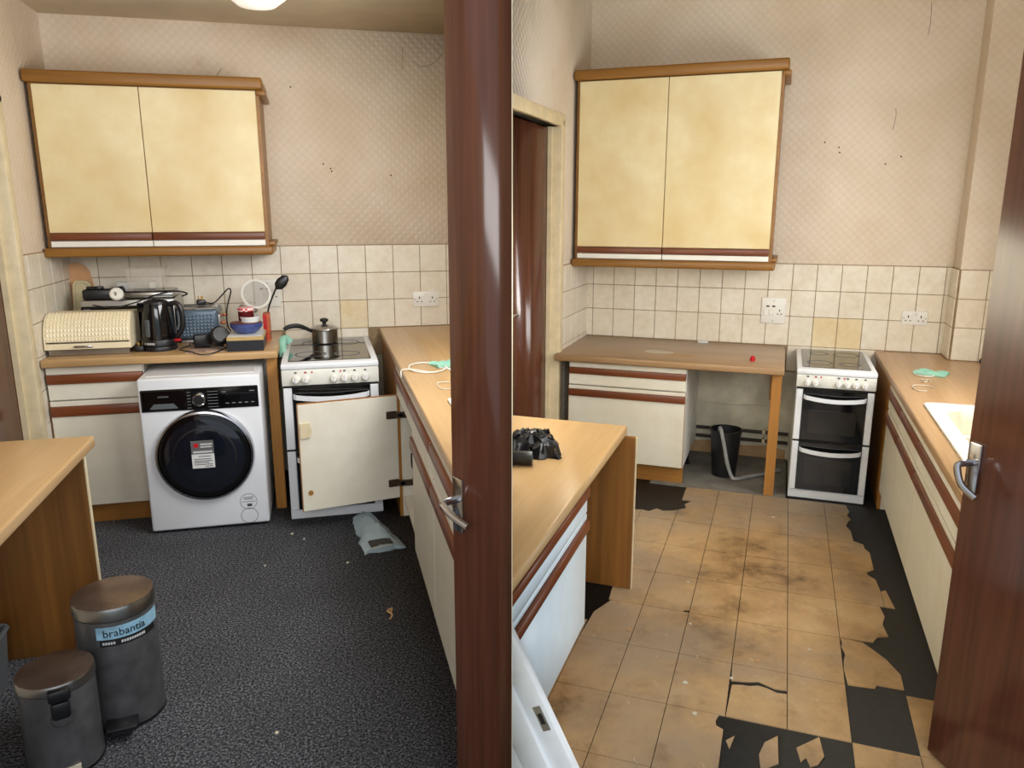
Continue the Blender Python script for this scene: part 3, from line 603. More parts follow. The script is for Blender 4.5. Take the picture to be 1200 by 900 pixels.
a = R(-118); t.part('water_window', MB().box(-.012, .012, -.0835, -.072, .075, .165, .003, 1, Matrix.Rotation(a + R(90), 4, 'Z')), 'grey_plastic')
t.part('switch', MB().box(.078, .112, -.012, .012, .044, .056, .004, 2, Matrix.Rotation(R(-14), 4, 'Z')), 'red', None, 'red switch lever')
lt = MB()
for i in range(6): lt.box(-.032 + .009*i + (.005 if i else 0), -.026 + .009*i + (.006 if i else 0), -.005, .005, -.0004, .0006)
for v in lt.bm.verts: q = R(-112) + v.co.x/.086; v.co = Vector((math.cos(q)*(.0855 + v.co.z), math.sin(q)*(.0855 + v.co.z), .041 + v.co.y))
t.part('lettering', lt, 'print_light')
solid('L', 'power_cable', MB().tube([(.15, -.40, 1.115), (.25, -.42, 1.10), (.36, -.425, 1.125), (.46, -.40, 1.160), (.55, -.35, 1.172), (.60, -.32, 1.155), (.57, -.30, 1.14)], .004, 6), 'black_plastic', (0, 0, 0), 'thin black cable running over the kettle in front of the microwave', 'cable')

t = Thing('L', 'toaster', 'blue grey textured toaster with steel top beside the kettle', 'toaster', (.535, -.345, ZW)); w, dp, h = .215, .225, .192
t.part('foot_plate', MB().box(.012, w - .012, .012, dp - .012, 0, .02, .004), 'steel')
t.part('body', MB().box(0, w, 0, dp, .02, h - .006, .022, 4), 'blue_grey')
tp = t.part('top_plate', MB().box(.008, w - .008, .008, dp - .008, h - .014, h, .008, 2), 'chrome')
for y in (.055, .14): t.part('slot', MB().box(.025, w - .035, y, y + .032, h - .001, h + .0015), 'black_matt', tp)
t.part('end_plate', MB().prism(rrect(.03, dp - .03, .03, h - .03, .02), w - .001, w + .006, 'yz'), 'steel')
for y, z in ((.06, .095), (.165, .125)): t.part('lever', MB().box(w + .004, w + .034, y - .012, y + .012, z, z + .013, .004, 2), 'copper')
vs = []; fs = []
for i in range(9):
    for j in range(7):
        x0 = .025 + .165*i/9; x1 = x0 + .165/9; z0 = .035 + .125*j/7; z1 = z0 + .125/7; b = len(vs)
        vs += [(x0, .0, (z0 + z1)/2), ((x0 + x1)/2, .0, z0), (x1, .0, (z0 + z1)/2), ((x0 + x1)/2, .0, z1), ((x0 + x1)/2, -.004, (z0 + z1)/2)]
        fs += [(b, b + 1, b + 4), (b + 1, b + 2, b + 4), (b + 2, b + 3, b + 4), (b + 3, b, b + 4)]
t.part('facets', MB().raw(vs, fs), 'blue_grey')
def plug(base, label, rz=0):
    t = Thing('L', 'plug', label, 'plug', base, rz); t.part('body', MB().box(-.022, .022, -.026, .026, 0, .032, .008, 2), 'black_plastic')
    for x, y in ((-.011, .01), (.011, .01), (0, -.012)): t.part('pin', MB().box(x - .003, x + .003, y - .002, y + .002, .031, .05), 'brass')
plug((.655, -.235, ZW + .195), 'black mains plug resting on the toaster', 20); plug((.385, -.545, ZW), 'black mains plug between bread bin and kettle')
solid('L', 'power_cable', MB().tube([(.675, -.235, 1.095), (.72, -.23, 1.09), (.765, -.22, 1.13), (.80, -.21, 1.165), (.815, -.23, 1.15), (.795, -.30, 1.06), (.80, -.36, .98), (.83, -.39, .92), (.80, -.40, .905), (.765, -.40, .91), (.79, -.40, .94), (.85, -.42, .915), (.87, -.47, .892)], .004, 6), 'black_plastic', (0, 0, 0), 'black cable looping up from the toaster plug', 'cable')
t = Thing('L', 'power_adapter', 'black power adapter and charger heap on the leaflet', 'adapter', (.70, -.53, ZW + .006))
t.part('brick', MB().box(-.055, .03, -.02, .03, 0, .07, .008, 2, Matrix.Rotation(R(14), 4, 'Z')), 'black_plastic')
t.part('charger', MB().lathe([(.045, 0), (.05, .01), (.05, .05), (.04, .06)], (.065, -.02, .05), 20, Matrix.Rotation(R(62), 4, 'X') @ Matrix.Rotation(R(25), 4, 'Y')), 'black_plastic')
t.part('socket_face', MB().box(.05, .06, -.075, -.07, .03, .07), 'grey_plastic')
t.part('cord', MB().tube([(-.05, 0, .02), (-.10, -.04, .01), (-.11, -.10, .008), (-.05, -.15, .004), (.0, -.20, -.004), (.05, -.19, -.002), (.09, -.14, .004), (.12, -.09, .02), (.09, -.05, .04)], .0032, 6).tube([(-.08, .02, .01), (-.06, -.06, .035), (.0, -.10, .03), (.06, -.09, .02), (.10, -.05, .01)], .003, 6), 'black_plastic')
solid('L', 'leaflet', MB().box(-.1, .1, -.055, .055, 0, .0035, .001).box(-.085, .06, -.05, .05, .0035, .006, .001), 'paper_print', (.715, -.615, ZW), 'colourful printed leaflet under the black adapter', 'leaflet', rz=4)
t = Thing('L', 'card_box', 'black and gold box under the blue bowl', 'box', (.825, -.675, ZW)); w, dp = .178, .235
t.part('box', MB().box(0, w, 0, dp, 0, .056, .001), 'box_black'); t.part('lid', MB().box(-.002, w + .002, -.002, dp + .002, .056, .076, .002), 'gold_card'); t.part('top_sheet', MB().box(.004, w - .004, .004, dp - .004, .0762, .078), 'sticker_white')
t = Thing('L', 'bowl', 'blue glazed bowl with terracotta inside on the box', 'bowl', (.915, -.56, ZW + .0785))
t.part('shell', MB().lathe([(.04, 0), (.062, .012), (.08, .035), (.084, .055), (.080, .056)], (0, 0, 0), 36), 'blue_glaze'); t.part('lining', MB().lathe([(.0795, .0575), (.07, .059), (.0005, .058)], (0, 0, 0), 36), 'terracotta')
solid('L', 'ramekin', MB().lathe([(.045, 0), (.052, .028), (.048, .029), (.042, .006), (.0005, .005)], (0, 0, 0), 28), 'sticker_white', (.935, -.565, ZW + .139), 'small white dish in the blue bowl', 'dish')
t = Thing('L', 'jam_jar', 'small jam jar with red gingham lid in the blue bowl', 'jar', (.918, -.56, ZW + .146))
t.part('glass', MB().lathe([(.036, 0), (.040, .006), (.040, .044), (.034, .052)], (0, 0, 0), 24), 'dark_red'); t.part('lid', MB().lathe([(.041, .05), (.041, .066), (.036, .069)], (0, 0, 0), 24), 'gingham')
t = Thing('L', 'glass_jar', 'clear glass storage jar with wire clip behind the bowl', 'jar', (.905, -.30, ZW)); t.part('glass', MB().lathe([(.045, 0), (.05, .01), (.05, .15), (.04, .175)], (0, 0, 0), 26), 'clear_glass'); t.part('clip', MB().lathe([(.054, .158), (.054, .166), (.042, .166)], (0, 0, 0), 26, None, False).tube([(-.05, -.01, .17), (-.03, -.03, .20), (.0, -.035, .185), (.05, -.01, .172)], .003, 6), 'steel')
t = Thing('L', 'sieve', 'white rimmed round sieve standing up in the jar', 'sieve', (.955, -.285, ZW + .18)); M = Matrix.Translation((0, 0, .075)) @ Matrix.Rotation(R(-8), 4, 'Z') @ FRONT
t.part('rim', MB().lathe([(.082, -.006), (.082, .006), (.070, .006), (.070, -.006), (.082, -.006)], (0, 0, 0), 40, M, False), 'white_plastic'); t.part('gauze', MB().lathe([(.070, 0), (.062, -.02), (.04, -.038), (.0005, -.045)], (0, 0, 0), 32, M), 'mesh')
t.part('stem', MB().tube([(-.03, .02, 0), (-.03, .025, -.08), (-.035, .01, -.172)], .005, 8), 'white_plastic')
t = Thing('L', 'ladle', 'black plastic serving spoon beside the sieve', 'spoon', (1.03, -.24, ZW)); t.part('bowl', MB().lathe([(.004, 0), (.026, .02), (.031, .05), (.022, .085), (.004, .10)], (.03, 0, .275), 20, Matrix.Rotation(R(42), 4, 'Y') @ Matrix.Diagonal((1, .45, 1, 1))), 'black_plastic'); t.part('stem', MB().tube([(.03, 0, .28), (-.02, .01, .16), (-.045, .0, .0)], .005, 8), 'black_plastic')
t = Thing('L', 'spice_packet', 'tall red and orange printed packet beside the jar', 'packet', (.985, -.36, ZW)); t.part('carton', MB().box(0, .035, 0, .10, 0, .15, .001), 'orange_print'); t.part('front_panel', MB().box(.003, .02, -.0012, .001, .004, .146), 'red')

# saucepan on the hob, cloth by the cooker
t = Thing('L', 'saucepan', 'steel saucepan with black handle and lid on the hob', 'saucepan', (1.315, -.23, .8415))
t.part('pot', MB().lathe([(.068, 0), (.074, .006), (.075, .075), (.079, .079), (.079, .081), (.072, .081)], (0, 0, 0), 40), 'steel')
ld = t.part('lid', MB().lathe([(.081, .082), (.078, .088), (.05, .102), (.012, .108), (.0005, .108)], (0, 0, 0), 40), 'steel'); t.part('lid_knob', MB().lathe([(.010, .108), (.012, .12), (.024, .126), (.024, .138), (.012, .144), (.0005, .144)], (0, 0, 0), 24), 'black_plastic', ld)
t.part('handle', MB().tube([(-.072, -.01, .07), (-.105, -.02, .09), (-.15, -.035, .108), (-.20, -.05, .105), (-.225, -.058, .092)], lambda u: .008 + .006*math.sin(math.pi*min(1, u*.9)), 10), 'black_plastic')
solid('L', 'cloth', MB().tube([(1.083, -.42, .80), (1.084, -.40, .88), (1.10, -.37, .895), (1.12, -.36, .872)], .022, 8), 'mint', (0, 0, 0), 'pale green cloth hanging over the corner of the cooker', 'cloth')

# right worktop, carpeted kitchen
def mask(k, base, label, rz=0):
    t = Thing(k, 'face_mask', label, 'face mask', base, rz); vs = []; nx, ny = 8, 6
    for j in range(ny + 1):
        for i in range(nx + 1): vs.append((-.075 + .15*i/nx, -.06 + .12*j/ny, .008 + .006*math.sin(j*2.1) + .006*math.sin(i*1.3 + j)))
    f = [(j*(nx + 1) + i, j*(nx + 1) + i + 1, (j + 1)*(nx + 1) + i + 1, (j + 1)*(nx + 1) + i) for j in range(ny) for i in range(nx)]
    vs2 = vs + [(x, y, 0.0005) for x, y, z in vs]; n = len(vs); per = [i for i in range(nx + 1)] + [(j + 1)*(nx + 1) - 1 for j in range(1, ny + 1)] + [ny*(nx + 1) + i for i in range(nx - 1, -1, -1)] + [j*(nx + 1) for j in range(ny - 1, 0, -1)]
    t.part('cloth', MB().raw(vs2, f + [tuple(q + n for q in g) for g in f] + [(per[i], per[(i + 1) % len(per)], per[(i + 1) % len(per)] + n, per[i] + n) for i in range(len(per))]), 'mint')
    t.part('ear_loop', MB().tube([(-.07, -.05, .004), (-.05, -.10, .004), (.0, -.11, .004), (.03, -.085, .004), (.02, -.06, .004)], .003, 6), 'white_plastic')
mask('L', (1.87, -1.28, ZW + .001), 'mint green disposable mask beside the white cable', 15)
mask('R', (2.04, -.66, .756), 'mint green disposable mask on the sink worktop', -22)
ring = [(.085*math.cos(R(a)), .12*math.sin(R(a)), .004 + a*.00001) for a in range(0, 361, 30)]
solid('L', 'white_cable', MB().tube(ring + [(.10, -.10, .004), (.2, -.13, .004)], .0035, 6).tube([(.0, -.11, .004), (-.06, -.06, .008), (-.118, -.02, .004), (-.124, -.03, -.03)], .0035, 6), 'white_plastic', (1.765, -1.34, ZW), 'thin white cable coiled on the worktop and drooping over its edge', 'cable')
def rubber_ring(k, base, label, s=1):
    solid(k, 'rubber_band', MB().tube([(.045*s*math.cos(R(a)), .075*s*math.sin(R(a)) + .01*math.sin(R(a*3)), .003) for a in range(0, 300, 25)], .003, 6), 'crumb', base, label, 'band')
rubber_ring('L', (1.80, -1.72, ZW), 'loose pale loop on the worktop below the white cable'); rubber_ring('R', (1.945, -1.06, .755), 'loose pale loop on the sink worktop')
rubber_ring('R', (1.985, -.87, .755), 'short pale strip beside the mint mask', .45)
solid('R', 'bottle_cap', MB().lathe([(.016, 0), (.018, .01), (.014, .022), (.006, .026)], (0, 0, 0), 14), 'black_matt', (2.36, -.24, .756), 'small black cap at the foot of the tiled right wall', 'cap')

# pans inside the open cupboard
t = Thing('L', 'frying_pan', 'dark pan with black handle in the open cupboard', 'pan', (1.825, -1.20, .315)); t.part('dish', MB().lathe([(.10, 0), (.13, .05), (.125, .05), (.095, .006), (.0005, .006)], (0, 0, 0), 28), 'black_matt'); t.part('handle', MB().tube([(-.10, -.06, .045), (-.13, -.10, .09), (-.135, -.13, .16)], .014, 8), 'black_plastic')
solid('L', 'storage_basket', MB().lathe([(.10, .0), (.13, .18), (.122, .18), (.095, .01), (.0005, .01)], (0, 0, 0), 24), 'terracotta', (1.825, -1.20, .1215), 'reddish bowl below the pan in the open cupboard', 'bowl')

# ------------------------------------------------------------ carpet floor: bins, tub, bag, litter
def pedal_bin(base, r, h, rot, label, tall):
    t = Thing('L', 'pedal_bin', label, 'pedal bin', base, rot, 'steel pedal bins by the breakfast worktop')
    t.part('drum', MB().lathe([(r*.97, 0), (r, .008), (r, h*.88), (r*.96, h*.885)], (0, 0, 0), 44), 'bin_steel')
    t.part('floor_ring', MB().lathe([(r*1.02, 0), (r*1.02, .012), (r*.98, .014)], (0, 0, 0), 44, None, False), 'black_plastic')
    ld = t.part('lid', MB().lathe([(r*1.03, h*.895), (r*1.03, h*.965), (r*1.01, h*.985)], (0, 0, 0), 44, None, False), 'steel'); t.part('lid_top', MB().lathe([(r*1.012, h*.975), (r*1.0, h*.99), (r*.6, h), (.0005, h*1.003)], (0, 0, 0), 44), 'bin_lid', ld)
    if tall:
        t.part('pedal', MB().box(-.045, .045, -r - .055, -r + .01, .03, .048, .006, 2).box(-.03, .03, -r - .05, -r + .02, .015, .032, .004), 'black_plastic')
        t.part('hinge', MB().box(-.05, .05, r - .01, r + .022, h*.86, h*.97, .008, 2), 'black_plastic')
        def band(z0, z1, a0, a1, rr, nm, m):
            vs = []; n = 14
            for i in range(n + 1):
                a = R(a0 + (a1 - a0)*i/n)
                for q, z in ((rr, z0), (rr, z1), (rr - .002, z1), (rr - .002, z0)): vs.append((q*math.cos(a), q*math.sin(a), z))
            f = [(i*4 + c, i*4 + (c + 1) % 4, i*4 + 4 + (c + 1) % 4, i*4 + 4 + c) for i in range(n) for c in range(4)] + [(0, 1, 2, 3), tuple(range(n*4, n*4 + 4))]
            return t.part(nm, MB().raw(vs, f), m)
        b1 = band(h*.755, h*.85, -112, -8, r + .0015, 'label_strip', 'label_blue'); b2 = band(h*.70, h*.752, -108, -20, r + .0015, 'label_strip', 'label_black')
        for txt, z, sz, c, m, bb in (('brabantia', h*.80, .034, -72, 'label_black', b1), ('', h*.726, .012, -74, 'print_light', b2)):
            lt = text_mb(txt, sz) if txt else MB()
            if not txt:
                for i in range(17):
                    if i not in (5, 6): lt.box(-.062 + .0075*i, -.0565 + .0075*i, -.004, .004, -.0004, .0006)
            for v in lt.bm.verts: q = R(c) + v.co.x/(r + .002); v.co = Vector((math.cos(q)*(r + .0022 + v.co.z), math.sin(q)*(r + .0022 + v.co.z), z + v.co.y))
            t.part('lettering', lt, m, bb)
    else:
        t.part('hinge', MB().box(-.028, .028, -r - .022, -r + .01, h*.85, h*.97, .008, 2).box(-.024, .024, -r - .018, -r + .005, h*.66, h*.84, .01, 2), 'black_plastic')
        t.part('hinge_surround', MB().lathe([(.034, 0), (.034, .004), (.029, .004)], (0, -r - .001, h*.66), 20, FRONT, False), 'steel')
        t.part('sticker', MB().box(-.03, .03, -r - .003, -r + .006, .004, .038), 'crumb')
    return t
pedal_bin((.618, -2.34, 0), .116, .425, 8, 'taller steel pedal bin with a blue label strip', True)
pedal_bin((.50, -2.55, 0), .100, .305, 20, 'shorter steel pedal bin with a black hinge bracket', False)
t = Thing('L', 'plastic_tub', 'grey plastic tub in front of the breakfast end panel', 'tub', (-.02, -2.30, 0))
a = rrect(.015, .205, .015, .235, .02); b = rrect(0, .22, 0, .25, .025); n = len(a)
vs = [(x, y, 0) for x, y in a] + [(x, y, .20) for x, y in b] + [(x*.95 + .005, y*.95 + .006, .20) for x, y in b] + [(x*.94 + .006, y*.94 + .008, .01) for x, y in a]
t.part('body', MB().raw(vs, [tuple(range(n)), tuple(range(3*n, 4*n))] + [(i*n + j, i*n + (j + 1) % n, (i + 1)*n + (j + 1) % n, (i + 1)*n + j) for i in range(3) for j in range(n)]), 'grey_plastic'); t.part('rim', MB().tube([(x, y, .2) for x, y in b] + [(b[0][0], b[0][1], .2)], .008, 6, 1, False), 'grey_plastic')
t = Thing('L', 'plastic_bag', 'crumpled clear and blue plastic bag on the carpet', 'bag', (1.50, -1.12, 0), 10)
random.seed(3); vs = []; nx, ny = 8, 13
for j in range(ny + 1):
    for i in range(nx + 1):
        u, v = i/nx, j/ny; wd = .055 + .05*v; hgt = .012 + .045*math.sin(math.pi*u)*(.4 + .6*math.sin(math.pi*min(1, v*1.1)))*(.6 + random.random()*.6)
        vs.append(((u - .5)*2*wd + random.uniform(-.008, .008), .24 - .46*v + random.uniform(-.01, .01), hgt if 0 < i < nx else .003))
f = [(j*(nx + 1) + i, j*(nx + 1) + i + 1, (j + 1)*(nx + 1) + i + 1, (j + 1)*(nx + 1) + i) for j in range(ny) for i in range(nx)]; n = len(vs)
per = [i for i in range(nx + 1)] + [(j + 1)*(nx + 1) - 1 for j in range(1, ny + 1)] + [ny*(nx + 1) + i for i in range(nx - 1, -1, -1)] + [j*(nx + 1) for j in range(ny - 1, 0, -1)]
t.part('film', MB().raw(vs + [(x, y, .001) for x, y, z in vs], f + [tuple(q + n for q in g) for g in f] + [(per[i], per[(i + 1) % len(per)], per[(i + 1) % len(per)] + n, per[i] + n) for i in range(len(per))]), 'film')
t.part('blue_sheet', MB().box(-.05, .05, -.10, .06, .008, .018, .004), 'blue_film'); t.part('card', MB().box(-.06, .05, -.20, -.13, .006, .03, .004), 'black_plastic'); t.part('sponge', MB().box(-.05, .04, -.205, -.2, .012, .024), 'gold_card')
LBL = 'tiny pale scrap of litter on the charcoal carpet'
for u, v, s in ((1.10, -1.02, .007), (.99, -1.36, .005), (1.36, -1.42, .006), (1.16, -1.10, .005), (1.10, -2.58, .006)):
    solid('L', 'litter_scrap', MB().prism([(-s, -s*.6), (s*.8, -s), (s, s*.5), (-s*.3, s)], 0, .004), 'crumb', (u, v, 0), LBL, 'litter', 'litter scraps on the carpet')
solid('L', 'paper_twist', MB().tube([(0, 0, .004), (.012, .03, .006), (-.004, .06, .008), (.016, .08, .005), (.006, .035, .012)], .004, 6), 'tan_chip', (1.505, -1.98, 0), 'small twisted pale scrap lying near the brown door', 'litter')
t = Thing('L', 'ceiling_light', 'round glass ceiling light', 'ceiling light', (1.10, -.98, 2.46)); t.part('rose', MB().lathe([(.08, .11), (.08, .14)], (0, 0, 0), 28), 'white_plastic'); t.part('shade', MB().lathe([(.0005, 0), (.08, .012), (.13, .05), (.135, .09), (.08, .112)], (0, 0, 0), 36), 'lamp_glow')
# ------------------------------------------------------------ cleared kitchen: floor tiles
FX, FY, TX, TY = 1.384, -.953, .189, .314
flr = [o for o in bpy.data.objects if o.name.startswith('floor') and o in ALL['R']][0]
def ftile(poly, name='tile', lift=0.0):
    o = link(name, MB().prism(poly, -.004, .0 + lift).mesh(name, 'vinyl'), 'R', flr); return o
def shrink(x0, x1, y0, y1, g=.0013): return [(x0 + g, y0 + g), (x1 - g, y0 + g), (x1 - g, y1 - g), (x0 + g, y1 - g)]
def P(i, j): return FX + TX*i, FX + TX*(i + 1), FY - TY*j, FY - TY*(j - 1)       # x0,x1,y0(near),y1(far)
def rel(i, j, pts):
    x0, x1, y0, y1 = P(i, j); return [(x0 + .0013 + (x1 - x0 - .0026)*u, y0 + .0013 + (y1 - y0 - .0026)*v) for u, v in pts]
special = {
    (1, 6): [], 
    (-1, 7): [[(.05, .62), (.18, .72), (.12, .5)], [(.62, .30), (.98*.9, .45), (.86, .86), (.66, .72), (.58, .52)], [(.40, 0), (.62, 0), (.55, .12), (.46, .1)]],
    (0, 7): [[(.14, .74), (.50, .98), (.56, .70), (.46, .56), (.34, .50), (.28, .62), (.20, .54)], [(.08, 0), (.40, 0), (.30, .22), (.12, .34)], [(.52, 0), (1, 0), (.95, .12), (.7, .08)]],
    (-1, 6): [[(0, 0), (1, 0), (1, .60), (.82, .59), (.66, .64), (.50, .66), (.36, .62), (.2, .61), (.04, .58)], [(.02, .66), (.2, .68), (.34, .70), (.5, .74), (.64, .70), (.8, .66), (1, .67), (1, 1), (0, 1)]],
    (1, 0): [[(0, 0), (.66, 0), (.58, .3), (.66, .55), (.60, 1), (0, 1)]],
    (1, 1): [[(0, 0), (.86, 0), (.62, .10), (.60, .5), (.50, .72), (.62, 1), (0, 1)]],
    (1, 2): [[(0, 0), (.78, 0), (.96, .12), (.96, .72), (.86, .86), (.84, 1), (0, 1)]],
    (1, 3): [[(0, 0), (1, 0), (1, .42), (.95, .80), (.80, .92), (.78, 1), (0, 1)]],
    (1, 4): [[(0, 0), (.62, .02), (.72, .16), (.94, .22), (.88, .52), (.96, .74), (.9, 1), (0, 1)]],
    (1, 5): [[(.04, 0), (.5, .03), (.54, .1), (1, .1), (1, .40), (.80, .68), (.58, .86), (.42, .98), (0, 1), (.03, .9), (.0, .8), (.06, .64), (.02, .5), (0, .3)]],
    (2, 3): [[(0, 0), (.2, 0), (.1, .5), (.0, .45)]], (2, 2): [], (2, 1): [], (2, 0): [], (2, 4): [], (2, 5): [],
    (-2, 7): [[(0, 0), (1, 0), (1, .78), (.88, .82), (.86, .9), (.90, 1), (0, 1)]],
    (-4, 1): [[(.0, 0), (1, 0), (1, .5), (.84, .42), (.6, .36), (.4, .44), (.22, .26), (0, .3)]], (-5, 1): [[(0, 0), (1, 0), (1, .3), (.5, .2), (0, .3)]],
    (-4, 0): [], (-5, 0): [], (-3, 1): [[(0, 0), (1, 0), (1, 1), (.3, 1), (.12, .8), (.2, .62), (0, .5)]],
    (-4, 4): [[(.24, 0), (1, 0), (1, 1), (.4, 1), (.36, .9), (.12, .85)]], (-5, 4): [[(0, .80), (.6, .7), (.9, .9), (.8, 1), (0, 1)]], (-4, 5): [[(0, 0), (1, 0), (1, 1), (.30, 1), (.05, .62)]], (-5, 5): [[(0, 0), (1, 0), (1, .4), (0, .2)]],
    (-3, 4): [[(0, 0), (.86, 0), (.9, .05), (1, .06), (1, 1), (0, 1)]],
}
for i in range(-6, 3):
    for j in range(0, 9):
        x0, x1, y0, y1 = P(i, j)
        if j == 0: y1 = -.735
        if (i, j) in special:
            for n_, pl in enumerate(special[(i, j)]):
                q = rel(i, j, pl)
                if j == 0: q = [(x, y0 + (y - y0)*(y1 - y0)/TY) for x, y in q]
                ftile(q, 'tile' if len(special[(i, j)]) == 1 else 'tile_fragment')
        else: ftile(shrink(x0, x1, y0, y1))
# screed under the worktop, damp plaster, pipes
solid('R', 'trim_1', MB().box(.60, 1.37, -.735, -.001, -.004, .003), 'screed', (0, 0, 0), 'bare grey screed patch under the emptied worktop', None, None, 'structure')
solid('R', 'trim_2', MB().prism([(.72, 0), (1.36, 0), (1.36, .06), (1.25, .085), (1.1, .07), (.95, .095), (.8, .075), (.72, .09)], -.012, 0, 'xz'), 'tan_chip', (0, 0, 0), 'broken plaster strip along the foot of the back wall', None, None, 'structure')
for z, y, lb in ((.185, -.05, 'upper'), (.128, -.055, 'lower')):
    t = Thing('R', 'water_pipe', lb + ' dark water pipe along the back wall behind the bucket', 'pipe', (.0, y, z)); t.part('pipe', MB().cyl((.79, 0, 0), (1.37, 0, 0), .011, 12), 'rust_pipe')
    for x in (.95, 1.22): t.part('clip', MB().box(x - .01, x + .01, -.012, -y - .012 + .012, -.014, .014, .002), 'cream_paint')
solid('R', 'wall_batten', MB().box(.84, 1.22, -.012, 0, .345, .353, .002), 'plaster', (0, 0, 0), 'thin plaster ridge on the wall above the bucket', 'ridge')
# bucket with hose
t = Thing('R', 'bucket', 'black plastic bucket under the emptied worktop', 'bucket', (1.005, -.44, .003)); h, r0, r1 = .292, .072, .092
t.part('shell', MB().lathe([(r0, 0), (r1, h), (r1 - .005, h), (r0 - .004, .006), (.0005, .006)], (0, 0, 0), 36), 'black_plastic'); t.part('rim', MB().lathe([(r1, h - .012), (r1 + .006, h - .01), (r1 + .006, h), (r1 - .004, h + .002)], (0, 0, 0), 36, None, False), 'black_plastic')
solid('R', 'drain_hose', MB().tube([(.965, -.46, .27), (.972, -.50, .315), (.985, -.54, .30), (1.005, -.545, .22), (1.03, -.545, .11), (1.06, -.55, .03), (1.09, -.54, .0165), (1.15, -.48, .0165), (1.24, -.40, .0165), (1.33, -.30, .022)], .011, 8), 'hose_grey', (0, 0, 0), 'grey drain hose hanging out of the black bucket', 'hose')
t = Thing('R', 'adjustable_foot', 'black adjustable foot under the base unit beside the bucket', 'foot', (.76, -.30, .003)); t.part('stem', MB().cyl((0, 0, 0), (0, 0, .102), .016, 12), 'black_plastic'); t.part('pad', MB().lathe([(.03, 0), (.03, .008), (.018, .014)], (0, 0, 0), 16), 'black_plastic')
# worktop marks
def blot(k, base, pts, m, label, cat, hgt=.0012, name='residue_mark'):
    solid(k, name, MB().prism(pts, 0, hgt), m, base, label, cat)
blot('R', (.585, -.49, .755), [(.09*math.cos(R(a))*(1 + .25*math.sin(a*.13)), .05*math.sin(R(a))*(1 + .3*math.cos(a*.21))) for a in range(0, 360, 24)], 'crumb', 'pale round glue residue on the worn worktop', 'stain')
blot('R', (.73, -.56, .755), [(.08*math.cos(R(a))*(1 + .3*math.sin(a*.17)), .03*math.sin(R(a))*(1 + .5*math.cos(a*.11))) for a in range(0, 360, 24)], 'tan_chip', 'faint tan smear beside the glue residue', 'stain')
solid('R', 'foil_scrap', MB().prism([(-.03, -.01), (.02, -.018), (.035, .006), (-.01, .016)], 0, .012), 'sticker_white', (.80, -.06, .755), 'small white scrap at the back of the worn worktop', 'litter')
solid('R', 'red_cap', MB().lathe([(.014, 0), (.016, .016), (.010, .026), (.004, .03)], (0, 0, 0), 14), 'red', (1.135, -.60, .755), 'small red plastic cap on the worn worktop', 'cap')
# black bag and roll on the breakfast worktop
plain('black_bag', (18, 18, 22), .28, var=.3, spec=.4)
random.seed(5); vs = []; nx, ny = 14, 14
for j in range(ny + 1):
    for i in range(nx + 1):
        u, v = i/nx, j/ny; e = 4*u*(1 - u)*4*v*(1 - v)
        vs.append((.18*(u - .5) + random.uniform(-.012, .012), .2*(v - .5) + random.uniform(-.014, .014), .003 + (.05*min(1, e*1.6) + random.uniform(0, .035)) * (0 if i in (0, nx) or j in (0, ny) else 1)))
f = [(j*(nx + 1) + i, j*(nx + 1) + i + 1, (j + 1)*(nx + 1) + i + 1, (j + 1)*(nx + 1) + i) for j in range(ny) for i in range(nx)]; n = len(vs)
per = [i for i in range(nx + 1)] + [(j + 1)*(nx + 1) - 1 for j in range(1, ny + 1)] + [ny*(nx + 1) + i for i in range(nx - 1, -1, -1)] + [j*(nx + 1) for j in range(ny - 1, 0, -1)]
solid('R', 'bin_bag', MB().raw(vs + [(x, y, .0005) for x, y, z in vs], f + [tuple(q + n for q in g) for g in f] + [(per[i], per[(i + 1) % len(per)], per[(i + 1) % len(per)] + n, per[i] + n) for i in range(len(per))]), 'black_bag', (.435, -2.52, .722), 'crumpled black bin bag on the breakfast worktop', 'bag', rz=20)
t = Thing('R', 'bin_bag_roll', 'black roll of bin bags in front of the crumpled bag', 'roll', (.455, -2.69, .722)); t.part('roll', MB().cyl((-.14, -.03, .026), (.028, .01, .026), .025, 18), 'black_plastic'); t.part('core', MB().cyl((.0275, .0098, .026), (.0295, .0103, .026), .010, 12), 'grey_plastic')
# white door-frame piece with latch plate
A, Bv = Vector((.95, -3.475, .012)), Vector((.67, -3.475, .58)); dv = (Bv - A); ln = dv.length
M = Matrix.Translation((0, 0, 0)) @ Matrix.Rotation(math.atan2(-dv.x, dv.z)*-1, 4, 'Y')
t = Thing('R', 'door_frame', 'white painted door frame piece with a metal latch plate leaning on the party wall', 'door frame', tuple(A))
t.part('jamb', MB().box(-.06, -.0, 0, .03, 0.03, ln + .1, .002, 1, M), 'white_paint'); t.part('stop_bead', MB().box(-.13, -.06, -.012, .03, .06, ln + .1, .003, 1, M), 'white_paint'); t.part('casing', MB().box(-.30, -.13, .0, .03, .14, ln + .1, .004, 1, M), 'white_paint'); t.part('bead', MB().cyl(M @ Vector((-.2, -.004, .2)), M @ Vector((-.2, -.004, ln + .1)), .012, 10), 'white_paint')
t.part('latch_plate', MB().box(-.035, -.012, -.002, .002, .33, .40, .001, 1, M), 'steel'); t.part('latch_hole', MB().box(-.029, -.018, -.003, .0, .35, .38, 0, 1, M), 'black_matt')
